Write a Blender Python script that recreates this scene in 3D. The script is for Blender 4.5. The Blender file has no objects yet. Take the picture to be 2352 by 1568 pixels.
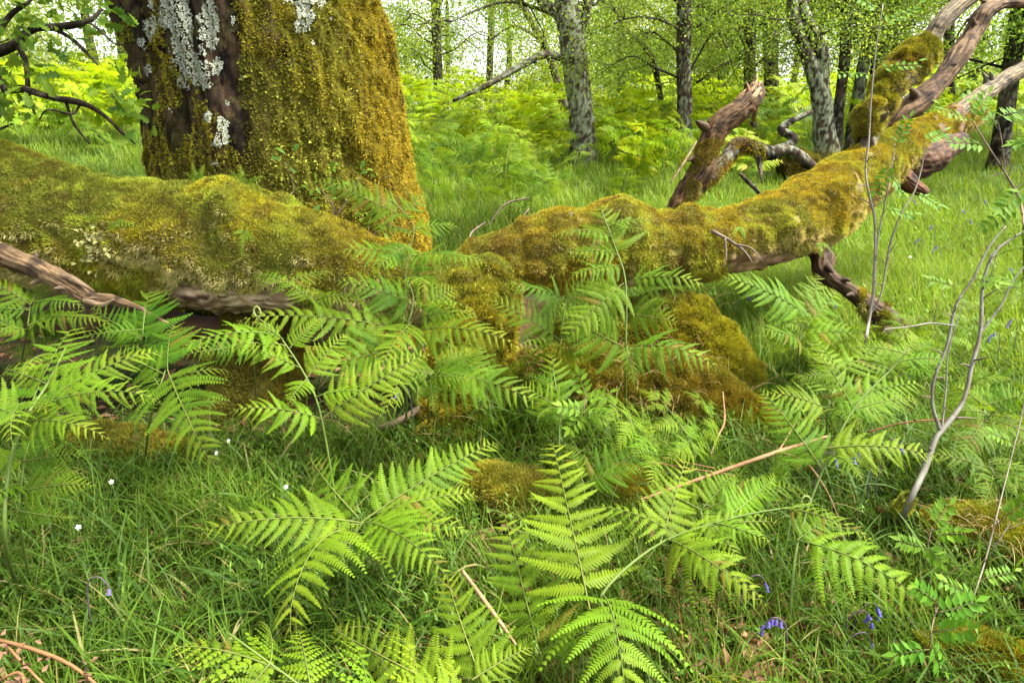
import bpy, math
import numpy as np

# ------------------------------------------------------------------ camera, light, exposure
scene = bpy.context.scene
PITCH = math.radians(16.0)
EYE = np.array([0.0, 0.0, 1.5])
cam_data = bpy.data.cameras.new("camera"); cam_data.sensor_width = 36.0; cam_data.lens = 24.0
cam_data.clip_start = 0.05; cam_data.clip_end = 400.0
cam = bpy.data.objects.new("camera", cam_data); scene.collection.objects.link(cam)
cam.location = EYE; cam.rotation_euler = (math.pi/2 - PITCH, 0, 0)
scene.camera = cam

SUN_EL, SUN_AZ = math.radians(58), math.radians(98)     # azimuth clockwise from +Y: from the right, slightly behind the camera
world = bpy.data.worlds.new("World"); scene.world = world; world.use_nodes = True
wt = world.node_tree; wt.nodes.clear()
wo = wt.nodes.new("ShaderNodeOutputWorld"); bg = wt.nodes.new("ShaderNodeBackground")
sky = wt.nodes.new("ShaderNodeTexSky"); sky.sky_type = 'NISHITA'; sky.sun_disc = False
sky.sun_elevation = SUN_EL; sky.sun_rotation = SUN_AZ; sky.air_density = 1.0; sky.dust_density = 4.0; sky.ozone_density = 1.0
hs = wt.nodes.new("ShaderNodeHueSaturation"); hs.inputs["Saturation"].default_value = 0.22   # thin white overcast
wt.links.new(sky.outputs[0], hs.inputs["Color"]); wt.links.new(hs.outputs[0], bg.inputs[0])
bg.inputs[1].default_value = 0.15
wt.links.new(bg.outputs[0], wo.inputs[0])
sun_data = bpy.data.lights.new("sun", 'SUN'); sun_data.energy = 4.0; sun_data.angle = math.radians(14.0); sun_data.color = (1.0, 0.94, 0.84)
sun = bpy.data.objects.new("sun", sun_data); scene.collection.objects.link(sun)
sun.rotation_euler = (math.pi/2 - SUN_EL, 0, math.pi - SUN_AZ)   # lamp looks away from the sun
sun.location = (10, 10, 20)
scene.view_settings.view_transform = 'Standard'; scene.view_settings.look = 'None'
scene.view_settings.exposure = 1.97; scene.view_settings.gamma = 1.0
scene.render.engine = 'CYCLES'
scene.cycles.max_bounces = 8; scene.cycles.diffuse_bounces = 4; scene.cycles.transmission_bounces = 6
scene.cycles.glossy_bounces = 2; scene.cycles.caustics_reflective = False; scene.cycles.caustics_refractive = False

# ------------------------------------------------------------------ helpers
rng = np.random.default_rng(11)
W_, H_, F_ = 2352.0, 1568.0, 1568.0
FWD = np.array([0, math.cos(PITCH), -math.sin(PITCH)]); UPC = np.array([0, math.sin(PITCH), math.cos(PITCH)]); RGT = np.array([1.0, 0, 0])
UP = np.array([0, 0, 1.0])
def A(*a): return np.array(a, float)
def nrm(v):
    v = np.asarray(v, float); return v/np.maximum(np.linalg.norm(v, axis=-1, keepdims=True), 1e-9)
def P(px, py, d): return EYE + d*(FWD + RGT*(px-W_/2)/F_ + UPC*(H_/2-py)/F_)
def proj(p):
    q = np.asarray(p) - EYE; d = q@FWD
    d_ = np.where(d < .05, .05, d)
    return W_/2 + F_*(q@RGT)/d_, H_/2 - F_*(q@UPC)/d_, d
def _hash(i, j, k, s):
    h = (i*374761393 + j*668265263 + k*2147483647 + s*1274126177) & 0xffffffff
    h = ((h ^ (h >> 13))*1274126177) & 0xffffffff
    h = (h ^ (h >> 16))*2246822519 & 0xffffffff
    return ((h ^ (h >> 15)) & 0xffffff)/float(0xffffff)
def vn(p, s=0):
    p = np.asarray(p, float); i = np.floor(p).astype(np.int64); f = p - i; f = f*f*(3-2*f)
    r = 0
    for a in (0, 1):
        for b in (0, 1):
            for c in (0, 1):
                w = (f[..., 0] if a else 1-f[..., 0])*(f[..., 1] if b else 1-f[..., 1])*(f[..., 2] if c else 1-f[..., 2])
                r = r + w*_hash(i[..., 0]+a, i[..., 1]+b, i[..., 2]+c, s)
    return r
def fbm(p, sc=1.0, oc=4, s=0):
    p = np.asarray(p, float)*sc; r = 0; a = .5; t = 0
    for o in range(oc):
        r = r + a*vn(p, s+o*17); t += a; a *= .5; p = p*2.03 + 7.1
    return r/t
def sm(x, a, b):
    t = np.clip((x-a)/(b-a), 0, 1); return t*t*(3-2*t)
def mix(a, b, t):
    t = np.asarray(t)[..., None]; return np.asarray(a)*(1-t) + np.asarray(b)*t

class MB:
    """collects verts, faces and colours; builds ONE mesh object"""
    def __init__(s): s.V, s.C, s.Q, s.T, s.n = [], [], [], [], 0
    def add(s, V, quads=None, tris=None, col=(1, 1, 1)):
        V = np.asarray(V, float).reshape(-1, 3); c = np.asarray(col, float)
        if c.ndim == 1: c = np.tile(c, (len(V), 1))
        s.V.append(V); s.C.append(c.reshape(-1, 3))
        if quads is not None and len(quads): s.Q.append(np.asarray(quads).reshape(-1, 4)+s.n)
        if tris is not None and len(tris): s.T.append(np.asarray(tris).reshape(-1, 3)+s.n)
        s.n += len(V); return s
    def mesh(s, name, mat, smooth=False, origin=None):
        V = np.concatenate(s.V); C = np.concatenate(s.C)
        if origin is not None: V = V - origin
        Q = np.concatenate(s.Q) if s.Q else np.zeros((0, 4), int); T = np.concatenate(s.T) if s.T else np.zeros((0, 3), int)
        me = bpy.data.meshes.new(name); nl = Q.size+T.size; nf = len(Q)+len(T)
        me.vertices.add(len(V)); me.vertices.foreach_set("co", V.astype(np.float32).ravel())
        me.loops.add(nl); me.loops.foreach_set("vertex_index", np.concatenate([Q.ravel(), T.ravel()]).astype(np.int32))
        me.polygons.add(nf)
        st = np.concatenate([np.arange(len(Q))*4, Q.size+np.arange(len(T))*3]).astype(np.int32)
        me.polygons.foreach_set("loop_start", st)
        if smooth: me.polygons.foreach_set("use_smooth", np.ones(nf, bool))
        me.update(calc_edges=True)
        ca = me.color_attributes.new("Col", 'FLOAT_COLOR', 'POINT')
        ca.data.foreach_set("color", np.concatenate([np.clip(C, 0, 1), np.ones((len(C), 1))], 1).astype(np.float32).ravel())
        me.materials.append(mat); return me
    def build(s, name, mat, parent=None, smooth=False, origin=None):
        o = bpy.data.objects.new(name, s.mesh(name, mat, smooth, origin)); scene.collection.objects.link(o)
        if origin is not None and parent is None: o.location = origin
        if parent is not None: o.parent = parent
        return o
def tag(o, label=None, cat=None, group=None, kind=None):
    for k, v in (("label", label), ("category", cat), ("group", group), ("kind", kind)):
        if v: o[k] = v
    return o
def thing(name, label, cat, loc=(0, 0, 0), group=None):
    o = bpy.data.objects.new(name, None); scene.collection.objects.link(o); o.location = loc; o.empty_display_size = .1
    return tag(o, label, cat, group)
def copy_tree(o, parent=None):
    c = o.copy(); scene.collection.objects.link(c)
    if parent is not None: c.parent = parent
    for ch in list(o.children): copy_tree(ch, c)
    return c

# ------------------------------------------------------------------ materials
def leaf_mat(name, trans=.45, rough=.5, spec=.35, tmul=(1.25, 1.2, .55), nscale=9.0):
    m = bpy.data.materials.new(name); m.use_nodes = True; t = m.node_tree; N = t.nodes; N.clear(); L = t.links.new
    out = N.new("ShaderNodeOutputMaterial"); mx = N.new("ShaderNodeMixShader"); pr = N.new("ShaderNodeBsdfPrincipled"); tr = N.new("ShaderNodeBsdfTranslucent")
    at = N.new("ShaderNodeAttribute"); at.attribute_name = "Col"
    tc = N.new("ShaderNodeTexCoord"); no = N.new("ShaderNodeTexNoise"); no.inputs["Scale"].default_value = nscale; no.inputs["Detail"].default_value = 3
    hsv = N.new("ShaderNodeHueSaturation"); mr = N.new("ShaderNodeMapRange"); mr.inputs[1].default_value = .25; mr.inputs[2].default_value = .75; mr.inputs[3].default_value = .75; mr.inputs[4].default_value = 1.25
    oi = N.new("ShaderNodeObjectInfo"); mr2 = N.new("ShaderNodeMapRange"); mr2.inputs[3].default_value = .485; mr2.inputs[4].default_value = .515
    L(tc.outputs["Object"], no.inputs["Vector"]); L(no.outputs["Fac"], mr.inputs[0]); L(mr.outputs[0], hsv.inputs["Value"])
    L(oi.outputs["Random"], mr2.inputs[0]); L(mr2.outputs[0], hsv.inputs["Hue"]); L(at.outputs["Color"], hsv.inputs["Color"])
    mul = N.new("ShaderNodeMix"); mul.data_type = 'RGBA'; mul.blend_type = 'MULTIPLY'; mul.inputs[0].default_value = 1.0
    L(hsv.outputs[0], mul.inputs[6]); mul.inputs[7].default_value = (*tmul, 1); mul.clamp_result = False
    L(hsv.outputs[0], pr.inputs["Base Color"]); L(mul.outputs[2], tr.inputs["Color"])
    pr.inputs["Roughness"].default_value = rough; pr.inputs["Specular IOR Level"].default_value = spec
    mx.inputs[0].default_value = trans; L(pr.outputs[0], mx.inputs[1]); L(tr.outputs[0], mx.inputs[2]); L(mx.outputs[0], out.inputs[0])
    return m
def solid_mat(name, rough=.9, spec=.15, nscale=40., vary=.5, bump=.5, stretch=(1, 1, 1), dist=.01, detail=6):
    m = bpy.data.materials.new(name); m.use_nodes = True; t = m.node_tree; N = t.nodes; N.clear(); L = t.links.new
    out = N.new("ShaderNodeOutputMaterial"); pr = N.new("ShaderNodeBsdfPrincipled")
    at = N.new("ShaderNodeAttribute"); at.attribute_name = "Col"
    tc = N.new("ShaderNodeTexCoord"); mp = N.new("ShaderNodeMapping"); mp.inputs["Scale"].default_value = stretch
    no = N.new("ShaderNodeTexNoise"); no.inputs["Scale"].default_value = nscale; no.inputs["Detail"].default_value = detail; no.inputs["Roughness"].default_value = .65
    mr = N.new("ShaderNodeMapRange"); mr.inputs[1].default_value = .3; mr.inputs[2].default_value = .7; mr.inputs[3].default_value = 1-vary; mr.inputs[4].default_value = 1+vary
    hsv = N.new("ShaderNodeHueSaturation"); bp = N.new("ShaderNodeBump"); bp.inputs["Strength"].default_value = bump; bp.inputs["Distance"].default_value = dist
    L(tc.outputs["Object"], mp.inputs[0]); L(mp.outputs[0], no.inputs["Vector"]); L(no.outputs["Fac"], mr.inputs[0]); L(mr.outputs[0], hsv.inputs["Value"])
    L(at.outputs["Color"], hsv.inputs["Color"]); L(hsv.outputs[0], pr.inputs["Base Color"])
    L(no.outputs["Fac"], bp.inputs["Height"]); L(bp.outputs[0], pr.inputs["Normal"])
    pr.inputs["Roughness"].default_value = rough; pr.inputs["Specular IOR Level"].default_value = spec
    L(pr.outputs[0], out.inputs[0]); return m
M_fern = leaf_mat("fern_green", .42, .55, .12, tmul=(1.25, 1.15, .55))
M_tree = leaf_mat("tree_leaf", .6, .5, .2, tmul=(1.2, 1.2, .75), nscale=2.0)
M_grass = leaf_mat("grass_blade", .40, .5, .12, tmul=(1.25, 1.15, .55), nscale=1.5)
M_moss = leaf_mat("moss", .25, .85, .1, tmul=(1.05, 1.05, .5), nscale=14)
M_petal = leaf_mat("petal", .3, .6, .2, tmul=(1, 1, 1))
M_dry = leaf_mat("dry_leaf", .15, .8, .15, tmul=(1.1, .9, .6))
M_lichen = solid_mat("lichen", .95, .05, 60, .25, .5)
M_bark = solid_mat("bark", .9, .1, 34, .6, 1.0, (1, 1, .25), .035)
M_soil = solid_mat("soil", .95, .1, 22, .55, .8, (1, 1, 1), .02)
M_wood = solid_mat("bare_wood", .75, .2, 26, .4, .7, (.35, 1, 1), .012)
M_stem = solid_mat("stem", .55, .3, 60, .15, .1)

# ------------------------------------------------------------------ terrain
def ramp(y, a, w=1.2): return w*np.log1p(np.exp(np.clip((y-a)/w, -30, 30)))
def HT(x, y):
    x = np.asarray(x, float); y = np.asarray(y, float)
    z = .165*(ramp(y, 4.9) - .85*ramp(y, 21, 2.5))
    p = np.stack(np.broadcast_arrays(x, y, 0*x), -1)
    z = z + .26*(fbm(p, .45, 3, 5)-.5)*sm(y, 3, 8) + .09*(fbm(p, 1.7, 3, 9)-.5)
    z = z + .24*np.exp(-(((x-2.15)/.55)**2+((y-2.2)/.7)**2)) + .10*np.exp(-(((x-.0)/.5)**2+((y-3.1)/.3)**2))
    z = z + .35*sm(-x, 3, 9)*sm(y, 6, 12)
    return z
def HT1(x, y): return float(HT(A(x), A(y))[0])
def G(px, py, lift=0.):
    d = np.concatenate([np.linspace(.8, 12, 900), np.linspace(12.02, 80, 900)])
    q = EYE + d[:, None]*(FWD + RGT*(px-W_/2)/F_ + UPC*(H_/2-py)/F_)
    k = np.argmax(q[:, 2] < HT(q[:, 0], q[:, 1])); q = q[k].copy(); q[2] = HT1(q[0], q[1])+lift; return q
def onG(p, lift=0.): return A(p[0], p[1], HT1(p[0], p[1])+lift)

gu = np.linspace(-1, 1, 301); gx = np.sign(gu)*(6*np.abs(gu)+64*np.abs(gu)**3.2)
gv = np.linspace(0, 1, 361); gy = -4 + 14*gv + 92*gv**3
X, Y = np.meshgrid(gx, gy, indexing='ij'); Z = HT(X, Y)
V = np.stack([X, Y, Z], -1).reshape(-1, 3)
n = fbm(V, 2.2, 4, 33); n2 = fbm(V, 9, 3, 44)
c = mix(A(.030, .018, .009), A(.026, .036, .008), sm(n, .4, .6)); c = mix(c, A(.070, .034, .016), sm(n2, .55, .72)*.8)
c = mix(c, A(.045, .085, .015), sm(V[:, 1], 5, 9)*.8)
ii = np.arange(300*360); a, b = ii//360, ii % 360
quads = np.stack([a*361+b, (a+1)*361+b, (a+1)*361+b+1, a*361+b+1], 1)
o = MB().add(V, quads, col=c).build("ground", M_soil, smooth=True); tag(o, kind="structure")

# ------------------------------------------------------------------ generic shapes
def spline(pts, n):
    pts = np.asarray(pts, float); m = len(pts)
    if m == 2: return pts[0] + (pts[1]-pts[0])*np.linspace(0, 1, n)[:, None]
    k = np.vstack([2*pts[0]-pts[1], pts, 2*pts[-1]-pts[-2]]); t = np.linspace(0, m-1-1e-9, n); i = t.astype(int); f = (t-i)[:, None]
    a, b, c_, d = k[i], k[i+1], k[i+2], k[i+3]
    return .5*(2*b + (c_-a)*f + (2*a-5*b+4*c_-d)*f**2 + (3*b-3*c_+d-a)*f**3)
def frames(C):
    T = nrm(np.gradient(C, axis=0)); n = len(C); N = np.zeros_like(C)
    r = UP if abs(T[0][2]) < .9 else A(0, -1, 0)
    N[0] = nrm(r - T[0]*(r@T[0]))
    for i in range(1, n):
        v = N[i-1] - T[i]*(N[i-1]@T[i]); N[i] = nrm(v)
    return T, N, np.cross(T, N)
class Limb: pass
def cushions(V, sc=1.0, s=0):
    a = vn(V*9*sc, s); b = vn(V*21*sc, s+3); return np.abs(a-.5)*1.2+np.abs(b-.5)*.7   # rounded pads with creases between them
def limb(pts, rad, nu=60, nv=24, amp=.0, sc=3., seed=0, ridge=0., rsc=9., cap=True, oval=1.0):
    """a swept, knobbly round body"""
    C = spline(pts, nu); R = spline(np.stack([np.asarray(rad, float)]*3, 1), nu)[:, 0].clip(.0008)
    T, N, B = frames(C); th = np.linspace(0, 2*np.pi, nv, endpoint=False)
    D = N[:, None]*np.cos(th)[None, :, None] + B[:, None]*np.sin(th)[None, :, None]
    S = C[:, None] + D*R[:, None, None]
    k = 1.0
    if amp: k = k + amp*2*(fbm(S.reshape(-1, 3), sc, 4, seed)-.5).reshape(nu, nv)
    if ridge:
        al = np.linspace(0, 1, nu)[:, None]*np.linalg.norm(np.diff(C, axis=0), axis=1).sum()
        q = np.stack(np.broadcast_arrays(np.cos(th)[None]*rsc*.5+0*al, np.sin(th)[None]*rsc*.5+0*al, al*1.8), -1)
        rr = np.abs(2*fbm(q.reshape(-1, 3), 1., 3, seed+3)-1).reshape(nu, nv); k = k - ridge*(1-np.clip(rr*3.2, 0, 1))
    S = C[:, None] + D*(R[:, None]*k)[..., None]
    V = S.reshape(-1, 3); i = np.arange((nu-1)*nv); u, v = i//nv, i % nv; w = (v+1) % nv
    Q = np.stack([u*nv+v, u*nv+w, (u+1)*nv+w, (u+1)*nv+v], 1); tr = None
    if cap:
        V = np.vstack([V, C[0], C[-1]]); v = np.arange(nv); w = (v+1) % nv
        tr = np.vstack([np.stack([0*v+nu*nv, w, v], 1), np.stack([0*v+nu*nv+1, (nu-1)*nv+v, (nu-1)*nv+w], 1)])
    L = Limb(); L.V, L.Q, L.T, L.C, L.R, L.nu, L.nv = V, Q, tr, C, R, nu, nv
    L.D = np.vstack([D.reshape(-1, 3), -T[:1], T[-1:]]) if cap else D.reshape(-1, 3)
    return L
def surf(L, n, r=rng):
    q = L.V[L.Q]; cr = np.cross(q[:, 2]-q[:, 0], q[:, 3]-q[:, 1]); ar = np.linalg.norm(cr, axis=1); cum = np.cumsum(ar)
    f = np.searchsorted(cum, r.random(n)*cum[-1]).clip(0, len(ar)-1); u, v = r.random((2, n, 1))
    p = q[f, 0]*(1-u)*(1-v)+q[f, 1]*u*(1-v)+q[f, 2]*u*v+q[f, 3]*(1-u)*v
    nn = nrm(cr[f]); out = L.D[L.Q[f, 0]]; nn = nn*np.sign((nn*out).sum(1, keepdims=True)+1e-9); return p, nn
def area(L):
    q = L.V[L.Q]; return np.linalg.norm(np.cross(q[:, 2]-q[:, 0], q[:, 3]-q[:, 1]), axis=1).sum()/2
def tufts(mb, p, nn, ln, wd, col, up=.35, rnd=.6, down=0., r=rng):
    """one small leaf-blade triangle per point"""
    n = len(p); ln = np.broadcast_to(ln, n); wd = np.broadcast_to(wd, n)
    d = nrm(nn*1.0 + (r.random((n, 3))-.5)*2*rnd + UP*up - UP*np.broadcast_to(down, n)[:, None])
    s = nrm(np.cross(d, r.normal(size=(n, 3))))*(wd/2)[:, None]; b = p - nn*.004
    V = np.stack([b-s, b+s, b+d*ln[:, None]], 1).reshape(-1, 3); T = np.arange(3*n).reshape(n, 3)
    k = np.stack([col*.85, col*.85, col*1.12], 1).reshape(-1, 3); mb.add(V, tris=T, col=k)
def leaves(mb, p, d, nn, ln, wd, col, fold=.15):
    """diamond leaf with a fold: 2 quads sharing the midrib, six points"""
    n = len(p); ln = np.broadcast_to(ln, n)[:, None]; wd = np.broadcast_to(wd, n)[:, None]
    d = nrm(d); s = nrm(np.cross(d, nn)); nn = nrm(np.cross(s, d))
    a = p; tip = p+d*ln; m1 = p+d*ln*.5-nn*wd*fold*.3
    l1 = p+d*ln*.42+s*wd*.5+nn*wd*fold; r1 = p+d*ln*.42-s*wd*.5+nn*wd*fold
    V = np.stack([a, l1, tip, m1, r1], 1).reshape(-1, 3); k = np.arange(n)[:, None]*5
    T = np.concatenate([k+[[0, 3, 1]], k+[[1, 3, 2]], k+[[0, 4, 3]], k+[[4, 2, 3]]]); mb.add(V, tris=T, col=np.repeat(col, 5, 0))
def blades(mb, p, h, w, az, lean, curve, col, seg=3, tipcol=1.15):
    n = len(p); h = np.broadcast_to(h, n); t = np.linspace(0, 1, seg+1)
    dr = np.stack([np.cos(az), np.sin(az), 0*az], 1); sd = np.stack([-np.sin(az), np.cos(az), 0*az], 1)
    th = lean[:, None] + curve[:, None]*t[None]; st = h[:, None]/seg
    ho = np.concatenate([np.zeros((n, 1)), np.cumsum(np.sin(th[:, :-1])*st, 1)], 1); ve = np.concatenate([np.zeros((n, 1)), np.cumsum(np.cos(th[:, :-1])*st, 1)], 1)
    C = p[:, None] + dr[:, None]*ho[..., None] + UP*ve[..., None]
    ww = w[:, None]*(1-t[None]**2.2*.93)/2; tw = (rng.random(n)-.5)*1.4
    sdv = sd*np.cos(tw)[:, None] + UP*np.sin(tw)[:, None]
    V = np.stack([C-sdv[:, None]*ww[..., None], C+sdv[:, None]*ww[..., None]], 2).reshape(-1, 3)
    m = 2*(seg+1); k = (np.arange(n)*m)[:, None, None] + (np.arange(seg)*2)[None, :, None] + np.array([0, 1, 3, 2])
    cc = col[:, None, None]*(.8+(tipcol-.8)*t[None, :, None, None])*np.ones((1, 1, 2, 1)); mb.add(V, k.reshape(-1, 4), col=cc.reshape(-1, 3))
def rod(mb, pts, rad, col, nu=10, nv=6, amp=0., seed=0):
    L = limb(pts, rad, nu, nv, amp, 12, seed); mb.add(L.V, L.Q, L.T, col=col); return L

# ------------------------------------------------------------------ moss colours (pigment patches of the mosses themselves)
OCH, OLV, ORG, TAN, BRN, LIM = A(.345, .295, .024), A(.19, .20, .026), A(.33, .205, .016), A(.47, .39, .17), A(.16, .10, .025), A(.335, .36, .038)
def moss_col(p, s=0, lime=.7, org=.5, tan=0.):
    a = fbm(p, 3.2, 3, s); b = fbm(p, 7.5, 3, s+50); c_ = fbm(p, 2.1, 2, s+90)
    col = mix(OCH, OLV, sm(a, .4, .62)); col = mix(col, LIM, sm(b, .5, .68)*lime); col = mix(col, ORG, sm(c_, .5, .68)*np.asarray(org))
    col = mix(col, BRN, sm(fbm(p, 13, 2, s+130), .6, .75)*.6); col = mix(col, TAN, np.asarray(tan)+0*a)
    return col*(.75+.5*rng.random((len(p), 1)))

def PY(px, py, y):
    yr = (H_/2-py)/F_; return P(px, py, y/(FWD[1]+yr*UPC[1]))
def chain(lst):   # (px, py, depth, radius in photo px) -> world points, radii in metres
    return np.array([P(a, b, d) for a, b, d, r in lst]), np.array([r*d/F_*.98 for a, b, d, r in lst])

# ------------------------------------------------------------------ the old oak
oak = thing("oak_tree", "massive old oak trunk thickly coated in moss and pale lichen, behind the fallen log", "tree", onG(PY(690, 800, 5.35)))
oloc = np.array(oak.location)
OY = 5.35
opts = [onG(PY(735, 960, OY), -.25), PY(712, 720, OY), PY(688, 560, OY), PY(661, 420, OY), PY(636, 220, OY), PY(575, 20, OY), A(-2.28, 5.4, 3.6), A(-2.5, 5.5, 5.2), A(-2.55, 5.5, 6.6)]
orad = [1.45, 1.08, 1.0, .965, .925, .88, .86, .72, .5]
OT = limb(opts, orad, 420, 380, .055, 2.2, 3, .035, 16., True)
OT.V = OT.V + OT.D*(.085*(np.abs(2*fbm(OT.V*A(13, 13, 2.6), 1, 4, 71)-1)-.25))[:, None]
# hand-placed lump low on the right of the trunk and the bark hollows round it
def bump(L, px, py, r, h):
    x, y, d = proj(L.V); w = np.exp(-(((x-px)**2+(y-py)**2)/r**2))*((L.V-EYE)@FWD < 5.3)
    L.V = L.V + L.D*(w*h)[:, None]
OT.V = OT.V + OT.D*(.075*(cushions(OT.V*A(1, 1, .7), .9, 37)-.4)*(.35+.65*sm(proj(OT.V)[0], 560, 720)))[:, None]
for q in ((850, 320, 55, .07), (800, 345, 35, -.06), (870, 470, 80, .09), (770, 240, 60, .05), (560, 200, 30, -.04), (700, 420, 70, .05), (900, 560, 70, .12)): bump(OT, *q)
c = mix(A(.075, .048, .028), A(.014, .010, .007), sm(fbm(OT.V*A(20, 20, 4), 1, 4, 8), .36, .56)); c = mix(c, A(.10, .085, .03), sm(fbm(OT.V, 22, 3, 9), .55, .65)*.7)
x, y, d = proj(OT.V); film = 1-np.clip(np.exp(-(((x-525-.10*(y-200))/62)**2))*sm(y, 470, 330)*1.3 + .8*sm(x, 560, 440)*sm(y, 460, 300), 0, 1)
c = mix(c, mix(A(.13, .115, .012), A(.06, .05, .010), fbm(OT.V, 14, 3, 19)), film*sm(fbm(OT.V, 6, 3, 29), .25, .45))   # thin film of moss on the bark
MB().add(OT.V-oloc, OT.Q, OT.T, col=c).build("trunk", M_bark, oak, smooth=True)

def seen(p): return (p-EYE)@FWD > 0
p, nn = surf(OT, 760000); x, y, d = proj(p)
k = (p[:, 2] < 3.7) & (p[:, 1] < OY+.35); p, nn, x, y = p[k], nn[k], x[k], y[k]
bare = np.exp(-(((x-525-.10*(y-200))/52)**2))*sm(y, 470, 330)*1.15 + .62*sm(x, 560, 440)*sm(y, 460, 300) + np.exp(-(((x-395)/95)**2+((y-60)/210)**2))*.75 + np.exp(-(((x-700)/170)**2+((y+30)/80)**2))*.55 + .5*sm(x, 360, 320)
nz_ = fbm(p, 5.5, 4, 21)
k = nz_ > .14 + .34*bare; p, nn, x, y, bare = p[k], nn[k], x[k], y[k], bare[k]
right = sm(x, 720, 880)
col = moss_col(p, 3, .35, .1+.75*right*sm(y, 250, 450))
col = mix(col, A(.27, .185, .014)*(.65+.6*rng.random((len(p), 1))), right*.75)
col = mix(col, A(.20, .20, .025)*(.75+.5*rng.random((len(p), 1))), sm(fbm(p, 4, 3, 61), .5, .62)*(1-right)*.8)
mb = MB(); hang = .25+.5*right
tufts(mb, p-oloc, nn,   .010+.017*rng.random(len(p))+.010*right, .007+.005*rng.random(len(p)), col*1.15, .1, .75, hang)
# ragged leafy lungwort between the moss cushions
k = (rng.random(len(p)) < .07) & (fbm(p, 4.2, 3, 71) > .5) & (x < 830); q = p[k]; m_ = nn[k]
leaves(mb, q-oloc, nrm(m_*.5+rng.normal(size=q.shape)*.6-UP*.1), m_, .016+.02*rng.random(len(q)), .012+.012*rng.random(len(q)), mix(A(.24, .25, .03), A(.38, .39, .06), rng.random(len(q))), .35)
mb.build("moss", M_moss, oak)
# crustose lichen: pale scales lying on the bark
mb = MB(); p, nn = surf(OT, 1100000); k = (p[:, 1] < OY) & (p[:, 2] > .8) & (p[:, 2] < 4.2); p, nn = p[k], nn[k]; x, y, d = proj(p); w = 0
for (a, b, rx, ry, s) in ((400, 20, 40, 60, 1), (420, 100, 26, 110, 1.1), (480, 60, 34, 90, .9), (350, 60, 22, 40, .8), (455, 160, 40, 50, .8), (500, 150, 20, 30, .7), (430, 200, 25, 20, .6), (480, 200, 25, 25, .5), (510, 300, 22, 40, .8), (480, 270, 12, 20, .6), (495, 330, 30, 18, .5), (495, 375, 40, 15, .45), (700, 30, 26, 50, 1), (690, 60, 22, 25, .7), (735, 10, 16, 30, .7), (445, -60, 90, 80, 1), (700, -40, 40, 50, .9), (350, 15, 20, 40, .5), (470, 110, 18, 60, .7), (330, 110, 16, 40, .6), (365, 190, 14, 40, .5), (395, 250, 12, 30, .5), (420, 330, 12, 22, .45), (540, 60, 14, 40, .55), (560, 180, 10, 16, .5), (525, 240, 12, 18, .55), (460, 400, 16, 12, .5), (345, 160, 12, 30, .5), (660, 10, 16, 22, .6), (760, 40, 10, 18, .6), (620, 90, 8, 12, .5), (715, 100, 10, 20, .5)):
    w = np.maximum(w, s*np.exp(-(((x-a)/rx)**2+((y-b)/ry)**2)))
k = (p[:, 1] < OY) & (p[:, 2] < 4.2) & (w*(.3+1.4*fbm(p, 15, 4, 5)) > .5); p, nn = p[k], nn[k]
cl = mix(A(.50, .52, .40), A(.30, .33, .25), rng.random(len(p)))
leaves(mb, p+nn*(.014+.012*rng.random((len(p), 1)))-oloc, np.cross(nn, rng.normal(size=p.shape)), nn, .007+.009*rng.random(len(p)), .006+.007*rng.random(len(p)), cl, -.1)
mb.build("lichen", M_lichen, oak)
# unseen limbs and crown added above the frame, stretched forward-right to shade the foreground
mbw = MB(); mbl = MB(); r2 = np.random.default_rng(5)
for i in range(13):
    a = i*2*math.pi/13+.25*r2.random(); z0 = 4.4+1.9*r2.random(); L_ = (2.8+2.2*r2.random())*(1+.95*max(0, math.cos(a+.75)))
    s0 = A(-2.5, 5.5, z0); dr = A(math.cos(a), math.sin(a), 0)
    pts = [s0, s0+dr*L_*.35+UP*.7, s0+dr*L_*.7+UP*(1.1+.5*r2.random()), s0+dr*L_+UP*(1.2+.9*r2.random())]
    LM = rod(mbw, np.array(pts)-oloc, [.22, .15, .09, .03], A(.05, .035, .02), 14, 8, .1, i)
    for j in range(int(9*L_)):
        t = .3+.7*r2.random(); ctr = spline(pts, 40)[int(t*39)] + r2.normal(size=3)*A(.65, .65, .45) + UP*.2
        n = 42; q = ctr+r2.normal(size=(n, 3))*A(.3, .3, .16)
        leaves(mbl, q-oloc, r2.normal(size=(n, 3)), nrm(r2.normal(size=(n, 3))*.6+UP), .09+.05*r2.random(n), .055+.03*r2.random(n), mix(A(.05, .10, .012), A(.09, .16, .02), r2.random(n)))
mbw.build("branches", M_bark, oak, smooth=True); mbl.build("crown", M_tree, oak)

# ------------------------------------------------------------------ mossy logs
def mossy(L, n, loc, parent, seed, mask=None, lime=.6, org=.4, orgf=None, ln=(.012, .02), name="moss", tanamt=.85, gain=1., dull=0.):
    p, nn = surf(L, n); x, y, d = proj(p)
    if mask is not None:
        k = mask(p, nn, x, y); p, nn, x, y = p[k], nn[k], x[k], y[k]
    low = sm(-nn[:, 2], -.25, .45)*sm(fbm(p, 4, 3, seed+200), .34, .56)*tanamt
    col = moss_col(p, seed, lime, org if orgf is None else orgf(x, y), low)
    col = col*gain
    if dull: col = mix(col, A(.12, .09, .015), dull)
    mb = MB(); low2 = sm(-nn[:, 2], .0, .6)
    tufts(mb, p-loc, nn, ln[0]+ln[1]*rng.random(len(p))+.026*low2*rng.random(len(p)), .0055+.0045*rng.random(len(p)), col, .35, .8, .0+.6*low2)
    return mb.build(name, M_moss, parent)
def base_col(V, seed=0, wood=None):
    c = mix(A(.14, .125, .012), A(.06, .05, .012), fbm(V, 8, 3, seed)); c = mix(c, A(.09, .06, .02), .5*sm(fbm(V, 4, 3, seed+5), .5, .7))
    return c

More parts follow.
